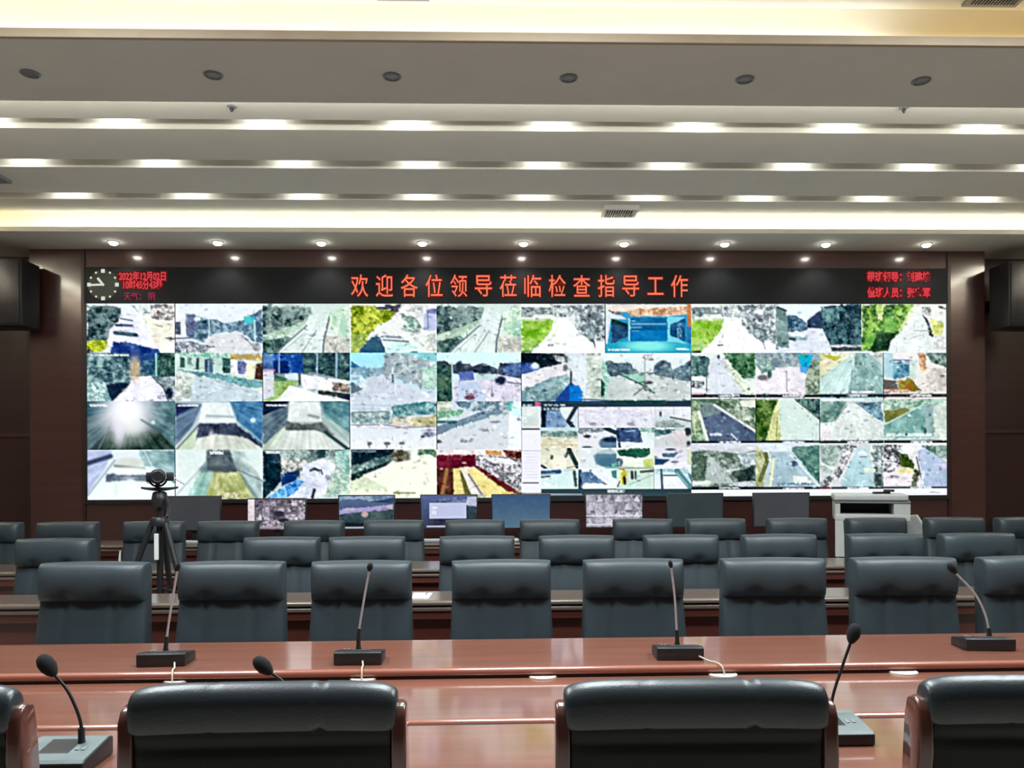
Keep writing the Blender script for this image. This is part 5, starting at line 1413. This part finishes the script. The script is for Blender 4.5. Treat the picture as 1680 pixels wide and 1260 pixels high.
microphone((-1.284, 3.16), nk([(272, 1062, 3.17), (275, 1035, 3.17), (281, 995, 3.16), (291, 935, 3.14)]), at_y(293, 924, 3.13), 'dark conference microphone with silver neck, leftmost on the far tabletop', GR[0], True, rz=PI + .05, foam=.010, collar=.25)
microphone((-.522, 3.15), nk([(588, 1058, 3.16), (589, 1035, 3.16), (597, 985, 3.15), (606, 935, 3.14)]), at_y(608, 924, 3.13), 'dark conference microphone second from left on the far tabletop', GR[1], True, rz=PI, foam=.012, collar=.38)
microphone((.745, 3.17), nk([(1111, 1052, 3.18), (1110, 1030, 3.18), (1107, 980, 3.17), (1101, 930, 3.16)]), at_y(1099, 920, 3.15), 'dark conference microphone third from left on the far tabletop, right of centre', GR[3], True, rz=PI - .03, foam=.009, collar=.3)
microphone((2.057, 3.27), nk([(1623, 1038, 3.28), (1617, 1010, 3.27), (1600, 975, 3.26), (1566, 938, 3.24)]), at_y(1556, 925, 3.23), 'dark conference microphone with silver neck leaning left, far tabletop at the right edge', None, True, wid=.2, rz=PI - .08, foam=.016, collar=.12)
microphone((-1.105, 2.065), nk([(134, 1213, 2.09), (131, 1180, 2.09), (112, 1135, 2.09), (86, 1103, 2.09)]), at_y(66, 1076, 2.09), 'black foam-headed microphone on a grey base on the near tabletop at the left', None, False, wid=.185, dep=.16, foam=.021, collar=.22, pad=True)
microphone((.945, 2.20), nk([(1362, 1178, 2.24), (1367, 1140, 2.24), (1383, 1090, 2.24), (1397, 1050, 2.24)]), at_y(1405, 1024, 2.24), 'black microphone on the near tabletop behind the armchair right of centre', None, False, wid=.185, dep=.16, foam=.019, collar=.1, pad=True)
microphone((-.50, 2.12), nk([(497, 1215, 2.16), (492, 1170, 2.16), (470, 1125, 2.16), (441, 1101, 2.16)]), at_y(418, 1080, 2.16), 'black foam microphone head rising over the armchair left of centre', None, False, wid=.185, dep=.16, foam=.02, collar=.1, pad=True)


# ------------------------------------------------------------------ rows of desks
def desk(x0, x1, y0, y1, label, ridge=True):
    o = empty('long_desk', ((x0 + x1) / 2, (y0 + y1) / 2, 0))
    tag(o, label, 'desk')
    hx, hy = (x1 - x0) / 2, (y1 - y0) / 2
    b = MB(); b.box(-hx, -hy, .722, hx, hy, .75, .004); b.build('desktop', DESKT, o)
    b = MB(); b.tube([(-hx, -hy - .004, .735), (hx, -hy - .004, .735)], .013, 12); b.build('edge_moulding', DESKT, o, True)
    b = MB(); b.tube([(-hx, -hy + .006, .700), (hx, -hy + .006, .700)], .013, 12); b.build('edge_moulding', DESKT, o, True)
    b = MB(); b.box(-hx, -hy + .008, .64, hx, -hy + .03, .722, .003); b.build('apron', DESKW, o)
    b = MB(); b.box(-hx, -hy + .05, .03, hx, -hy + .07, .64, .003); b.build('front_panel', DESKW, o)
    n = max(2, int((x1 - x0) / 1.5))
    for k in range(n + 1):
        x = -hx + k * (2 * hx - .03) / n
        b = MB(); b.box(x, -hy + .072, 0, x + .03, hy - .12, .722, .002); b.build('side_panel', DESKW, o)
    return o


desk(-3.9, 4.3, 4.62, 4.98, 'long dark wood desk with a ridged edge behind the front row of chairs')
desk(-5.3, 5.6, 6.13, 6.66, 'long dark wood desk behind the middle row of chairs')
desk(-4.45, 3.15, 8.30, 8.95, 'long dark operator desk under the video wall carrying the monitors')

# ------------------------------------------------------------------ monitors on the operator desk
MC = Canvas(96, 54, lambda x, y: (x, y))
MONM = screen_mat('monitor picture', 1.1)
YM = 8.62


def monitor(pxa, pxb, ztop, zbot, label, paint):
    xa, xb = at_y(pxa, 840, YM)[0], at_y(pxb, 840, YM)[0]
    o = empty('computer_monitor', ((xa + xb) / 2, YM + .06, .75))
    tag(o, label, 'monitor', 'monitors on the operator desk')
    w = (xb - xa) / 2
    z0, z1 = zbot - .75, ztop - .75
    b = MB(); b.box(-w - .012, -.045, z0 - .014, w + .012, -.015, z1 + .012, .004); b.build('housing', BLACKP, o, True)
    b = MB(); b.box(-.03, -.012, 0.01, .03, .012, z1 - .1, .003); b.build('stand', METALD, o)
    b = MB(); b.box(-.11, -.08, 0, .11, .08, .012, .004); b.build('foot', METALD, o)
    if callable(paint):
        MC.a[:] = 0; MC.clip = (0, 0, 96, 54); MC.at(0, 0, 1)
        paint(); MC.done()
        picture('display', MC, (0, 0, 96, 54), (-w, z0, w, z1, -.0465), MONM, o, 1.0)
    else:
        b = MB(); b.box(-w, -.0475, z0, w, -.045, z1); b.build('display', paint, o)
    return o


def m_grid():
    MC.G((90, 84, 98), (120, 112, 126), amp=60)
    for i in range(7):
        for j in range(4):
            c = rr.choice([(206, 198, 214), (150, 140, 156), (190, 180, 196), (120, 112, 126), (222, 214, 226)])
            MC.P([(13 + i * 12, 2 + j * 12), (24 + i * 12, 2 + j * 12), (24 + i * 12, 13 + j * 12), (13 + i * 12, 13 + j * 12)], c, tuple(v * .5 for v in c), 5, 60)
    MC.P([(0, 0), (11, 0), (11, 40), (0, 40)], (222, 212, 216)); MC.E(52, 26, 10, 5, (46, 40, 56)); MC.E(60, 38, 9, 4, (40, 36, 50)); MC.L([(13, 50), (90, 50)], 3, (160, 150, 166))


def m_hill():
    MC.G((84, 104, 146), (54, 74, 82))
    MC.P([(0, 8), (30, 4), (60, 10), (96, 2), (96, 0), (0, 0)], (96, 118, 150), (140, 160, 180), 10); MC.P([(0, 22), (50, 18), (96, 14), (96, 22), (40, 27), (0, 30)], (150, 142, 190), (204, 186, 196), 12); MC.P([(50, 10), (96, 4), (96, 12)], (46, 62, 100))
    MC.P([(0, 30), (40, 27), (96, 22), (96, 54), (0, 54)], (44, 66, 72), (66, 84, 86), 9); MC.P([(4, 44), (42, 44), (42, 52), (4, 52)], (18, 26, 38)); MC.L([(4, 52), (44, 52)], 1.6, (190, 200, 210)); MC.E(45, 30, 6, 5, (188, 160, 160), .3)


def m_window():
    MC.G((84, 96, 140), (50, 60, 84)); MC.P([(20, 8), (60, 3), (90, 8), (80, 14), (30, 15)], (58, 74, 116), (110, 124, 160), 6); MC.P([(80, 2), (96, 2), (96, 18), (76, 16)], (190, 194, 214)); MC.P([(76, 18), (96, 20), (96, 54), (60, 54)], (44, 60, 68))
    MC.P([(14, 12), (78, 12), (78, 38), (14, 38)], (186, 192, 222), amp=4); MC.T(18, 20, 28, 4, (220, 224, 240)); MC.T(18, 28, 26, 8, (220, 224, 240)); MC.P([(12, 38), (80, 38), (80, 54), (12, 54)], (50, 52, 74)); MC.L([(10, 51), (44, 51)], 2.4, (196, 200, 216))


def m_blue():
    MC.G((56, 82, 118), (84, 114, 134), amp=6)


def m_tiles():
    MC.G((140, 138, 152), (150, 146, 160), amp=50)
    for i in range(6):
        for j in range(4):
            x, y = i * 16, j * 13
            MC.P([(x, y), (x + 15, y), (x + 15, y + 12), (x, y + 12)], rr.choice([(120, 118, 132), (90, 90, 102), (150, 150, 160)]), (186, 184, 196), 5, 40)
            if (i + j) % 2: MC.P([(x + 7, y + 1), (x + 13, y + 12), (x + 1, y + 12)], (196, 194, 208))
    MC.L([(0, 35), (96, 35)], 2.2, (214, 214, 224)); MC.L([(0, 50), (96, 50)], 2.6, (206, 210, 220))


OFFG = mat('switched off display', (.075, .078, .09), .25, noise=((.085, .088, .1), 4, (1, 1, 1)))
OFFT = mat('switched off teal display', (.045, .065, .07), .25, noise=((.055, .075, .08), 4, (1, 1, 1)))
zb = 1.5 - (864 - 771) / 1300 * YM
zt = zb + .355
monitor(272, 360, zt, zb, 'switched off grey monitor right of the tripod on the operator desk', OFFG)
monitor(406, 500, zt - .03, zb, 'monitor showing a pale grid of camera pictures, left part of the operator desk', m_grid)
monitor(556, 646, zt, zb, 'monitor showing a purple sky landscape on the operator desk', m_hill)
monitor(691, 782, zt, zb, 'monitor showing a white window over blue hills on the operator desk', m_window)
monitor(808, 902, zt, zb, 'monitor showing plain blue in the middle of the operator desk', m_blue)
monitor(962, 1054, zt, zb, 'monitor showing grey triangles in tiles right of the plain blue one', m_tiles)
monitor(1096, 1186, zt, zb, 'switched off dark teal monitor right of the tiled grey one', OFFT)
monitor(1238, 1328, zt, zb, 'switched off dark monitor left of the white printer', OFFG)


def keyboard(px, label, w=.42):
    x = at_y(px, 886, 8.44)[0]
    o = empty('keyboard', (x, 8.44, .75)); tag(o, label, 'keyboard', 'pale keyboards on the operator desk')
    b = MB(); b.box(-w / 2, -.07, .001, w / 2, .07, .022, .004); b.build('body', GREYP, o)
    for k in range(4):
        b = MB(); b.box(-w / 2 + .015, -.055 + k * .03, .02, w / 2 - .015, -.032 + k * .03, .032, .002); b.build('key_row', WHITEP, o)
    return o


for px, lab in ((312, 'pale keyboard below the switched off monitor beside the tripod'), (712, 'pale keyboard below the monitor with the white window'), (1000, 'pale keyboard below the grey tiled monitor'), (1242, 'pale keyboard below the dark monitor left of the printer')):
    keyboard(px, lab)
x = at_y(846, 884, 8.42)[0]
o = empty('computer_mouse', (x, 8.42, .75)); tag(o, 'small white computer mouse below the plain blue monitor', 'mouse')
b = MB(); b.pad(lambda a, c, s: (a * .032, c * .05, .018 + (.02 if s > 0 else -.018) * rim(a, c, 3)), 10, 12); b.build('body', WHITEP, o, True)
b = MB(); b.tube([(0, .028, .037), (0, .044, .033)], .004, 8); b.build('wheel', DARKP, o)

# ------------------------------------------------------------------ video camera on its tripod
tp = at_y(262, 800, 5.55)
TXc = tp[0]
o = empty('tripod', (TXc, 5.55, 0)); tag(o, 'black camera tripod standing in the gap of the middle row', 'tripod')
zh = at_y(262, 806, 5.55)[2]
b = MB(); b.tube([(0, 0, .62), (0, 0, zh - .10)], .022, 12); b.build('centre_column', BLACKP, o, True)
b = MB(); b.lathe([(.05, zh - .11), (.055, zh - .06), (.045, zh - .01), (.03, zh)], 20); b.build('pan_head', BLACKP, o, True)
b = MB(); b.lathe([(.06, zh - .24), (.065, zh - .20), (.05, zh - .18)], 20); b.build('collar', BLACKP, o, True)
b = MB(); b.tube(curve_pts([(.04, -.02, zh - .05), (.10, -.10, zh - .10), (.13, -.20, zh - .17)], 6), .009, 8); b.build('pan_handle', BLACKP, o, True)
for k, a in enumerate((math.radians(205), math.radians(-25), math.radians(95))):
    c, s_ = math.cos(a), math.sin(a)
    top, mid, foot = (c * .05, s_ * .05, zh - .22), (c * .26, s_ * .26, .55), (c * .44, s_ * .44, .012)
    b = MB(); b.tube([top, mid], .019, 10); lg = b.build('leg', BLACKP, o, True)
    b = MB(); b.tube([mid, foot], .013, 10); b.build('lower_leg', METALD, lg, True)
    b = MB(); b.lathe([(.02, 0), (.022, .012), (.012, .03)], 12, (foot[0], foot[1], 0)); b.build('rubber_foot', BLACKP, lg, True)
    b = MB(); b.tube([(0, 0, .70), (c * .20, s_ * .20, .68)], .008, 8); b.build('brace', METALD, lg, True)
b = MB(); b.box(-.017, -.06, zh - .47, .012, -.045, zh - .29, .004); sp = b.build('hanging_strap', PAPER, o)
sp['label'] = 'white strip hanging below the tripod head'

vc = empty('video_camera', (TXc, 5.55, zh), .39); tag(vc, 'black video camera mounted on the tripod in front of the screen', 'camera')
zc_ = at_y(258, 782, 5.55)[2] - zh
b = MB()
b.pad(lambda a, c, s: (a * .118, s * .05 * rim(a, c, 2), .014 + c * .014 * (1 - .5 * abs(a)) + .012 * a * a), 20, 8); b.build('mounting_plate', BLACKP, vc, True)
b = MB(); b.lathe([(.040, -.13), (.052, -.12), (.052, -.03), (.045, .0), (.045, .10), (.02, .12)], 24, (-.012, 0, zc_), 'y'); b.build('body', BLACKP, vc, True)
b = MB(); b.lathe([(.035, -.131), (.036, -.133), (.02, -.128), (.005, -.126)], 24, (-.012, 0, zc_), 'y'); b.build('lens', METALD, vc, True)
b = MB(); b.tube([(-.012 + .058 * math.cos(t), 0, zc_ - .005 + .062 * math.sin(t)) for t in np.linspace(-PI * .95, -.05 * PI, 20)], .007, 8); b.build('cradle', METALD, vc, True)
b = MB(); b.box(-.085, -.04, zc_ - .035, -.055, .04, zc_ + .03, .006); b.build('side_grip', BLACKP, vc, True)
b = MB(); b.box(.042, -.05, zc_ - .03, .09, .03, zc_ + .03, .006); b.build('side_unit', BLACKP, vc, True)
b = MB(); b.tube([(.085, 0, zc_ - .005), (.16, .0, zc_ - .055)], .005, 8); b.build('adjusting_arm', STEEL, vc, True)
b = MB(); b.tube([(-.012, 0, .02), (-.012, 0, zc_ - .05)], .016, 10); b.build('neck', BLACKP, vc, True)

# ------------------------------------------------------------------ white office printer on the right
YP = 8.05
pc = at_y(1427, 830, YP)
PRZ = -.36
pr = empty('office_printer', (pc[0], YP, 0), PRZ); tag(pr, 'white floor standing office printer with a grey lid below the right part of the screen', 'printer')
w = .345
zz = lambda py: at_y(1425, py, YP - .25)[2]
z_l0, z_l1, z_c0, z_c1, z_t = zz(850), zz(844), zz(824), zz(822), zz(811)
b = MB(); b.box(-w - .01, -.28, z_c1 + .004, w - .02, .28, z_t, .012); b.build('scanner_lid', WHITEP, pr, True)
b = MB(); b.box(-w, -.26, z_c0 - .012, w, .28, z_c1 + .004, .004); b.build('scanner_bed', GREYP, pr)
b = MB(); b.box(-w, -.25, z_l1, -w + .05, .26, z_c0 - .012, .004); b.build('upper_frame', WHITEP, pr)
b = MB(); b.box(w - .15, -.25, z_l1, w, .26, z_c0 - .012, .004); b.build('upper_frame', WHITEP, pr)
b = MB(); b.box(-w + .05, .18, z_l1, w - .15, .2, z_c0 - .012); b.build('output_recess', BLACKP, pr)
b = MB(); b.box(-w, -.26, z_l0 - .03, w, .26, z_l1, .006); b.build('output_tray', WHITEP, pr, True)
b = MB(); b.box(-w + .06, -.24, .42, w - .04, .24, z_l0 - .03, .006); b.build('cabinet', DARKP, pr, True)
b = MB(); b.prism([(-w + .0, z_l0 - .03), (-w + .075, z_l0 - .03), (-w + .095, .62), (-w + .0, .62)], 'y', -.262, -.235); b.build('corner_strip', WHITEP, pr)
for k in range(2):
    b = MB(); b.box(-w + .05, -.26, .03 + k * .2, w - .03, .25, .215 + k * .2, .006); dr = b.build('paper_drawer', WHITEP, pr, True)
    b = MB(); b.box(-.1, -.268, .15 + k * .2, .1, -.258, .18 + k * .2, .003); b.build('drawer_handle', GREYP, dr)
c0, c1 = at_y(1484, 847, YP + .12), at_y(1504, 846, YP + .12)
d0, d1 = at_y(1486, 878, YP - .22), at_y(1527, 882, YP - .22)
b = MB()
off = Vector(pr.location)
Q = [Matrix.Rotation(-PRZ, 3, 'Z') @ (Vector(q) - off) for q in (c0, c1, d1, d0)]
vs = [b.bm.verts.new(q) for q in Q] + [b.bm.verts.new(q - Vector((0, 0, .012))) for q in Q]
for f_ in ((0, 1, 2, 3), (7, 6, 5, 4), (0, 4, 5, 1), (1, 5, 6, 2), (2, 6, 7, 3), (3, 7, 4, 0)): b.bm.faces.new([vs[i] for i in f_])
tr = b.build('side_tray', GREYP, pr)
b = MB(); b.tube([Q[0], Q[1]], .010, 8); b.tube([Q[1], Q[2]], .014, 8); b.tube([Q[2], Q[3] + (Q[2] - Q[3]) * .7], .02, 8); b.build('tray_rim', WHITEP, tr, True)

hx_ = at_y(1440, 803, YP)
o = empty('handset', (hx_[0], YP - .12, z_t), PRZ); tag(o, 'small black device lying on the grey lid of the white printer', 'device')
b = MB(); b.box(-.10, -.03, 0, .06, .03, .022, .006, rot=Matrix.Rotation(.35, 3, 'Z')); b.build('body', BLACKP, o, True)
b = MB(); b.box(.0, -.025, .02, .10, .025, .045, .008, rot=Matrix.Rotation(-.25, 3, 'Z')); b.build('ear_part', BLACKP, o, True)

# ------------------------------------------------------------------ small things on the desks
p = at_z(694, 974, .751)
o = empty('paper_sheet', (p[0], 4.80, .750)); tag(o, 'white sheets of paper on the dark desk in a gap of the front row', 'paper')
b = MB(); b.box(-.055, -.11, 0, .02, .10, .003, rot=Matrix.Rotation(.04, 3, 'Z')); b.build('upper_sheet', PAPER, o)
b = MB(); b.box(.024, -.12, 0, .052, .10, .002, rot=Matrix.Rotation(-.04, 3, 'Z')); b.build('lower_sheet', PAPER, o)
p = at_y(196, 917, 6.4)
o = empty('desk_stick', (p[0], 6.4, .75)); tag(o, 'slim white stick standing on the rear desk left of the tripod', 'stick')
b = MB(); b.lathe([(.018, 0), (.02, .004), (.012, .012)], 14); b.build('foot', WHITEP, o, True)
b = MB(); b.tube([(0, 0, .008), (0, 0, .05), (.006, 0, .13)], [.013, .010, .006], 10); b.build('stem', WHITEP, o, True)
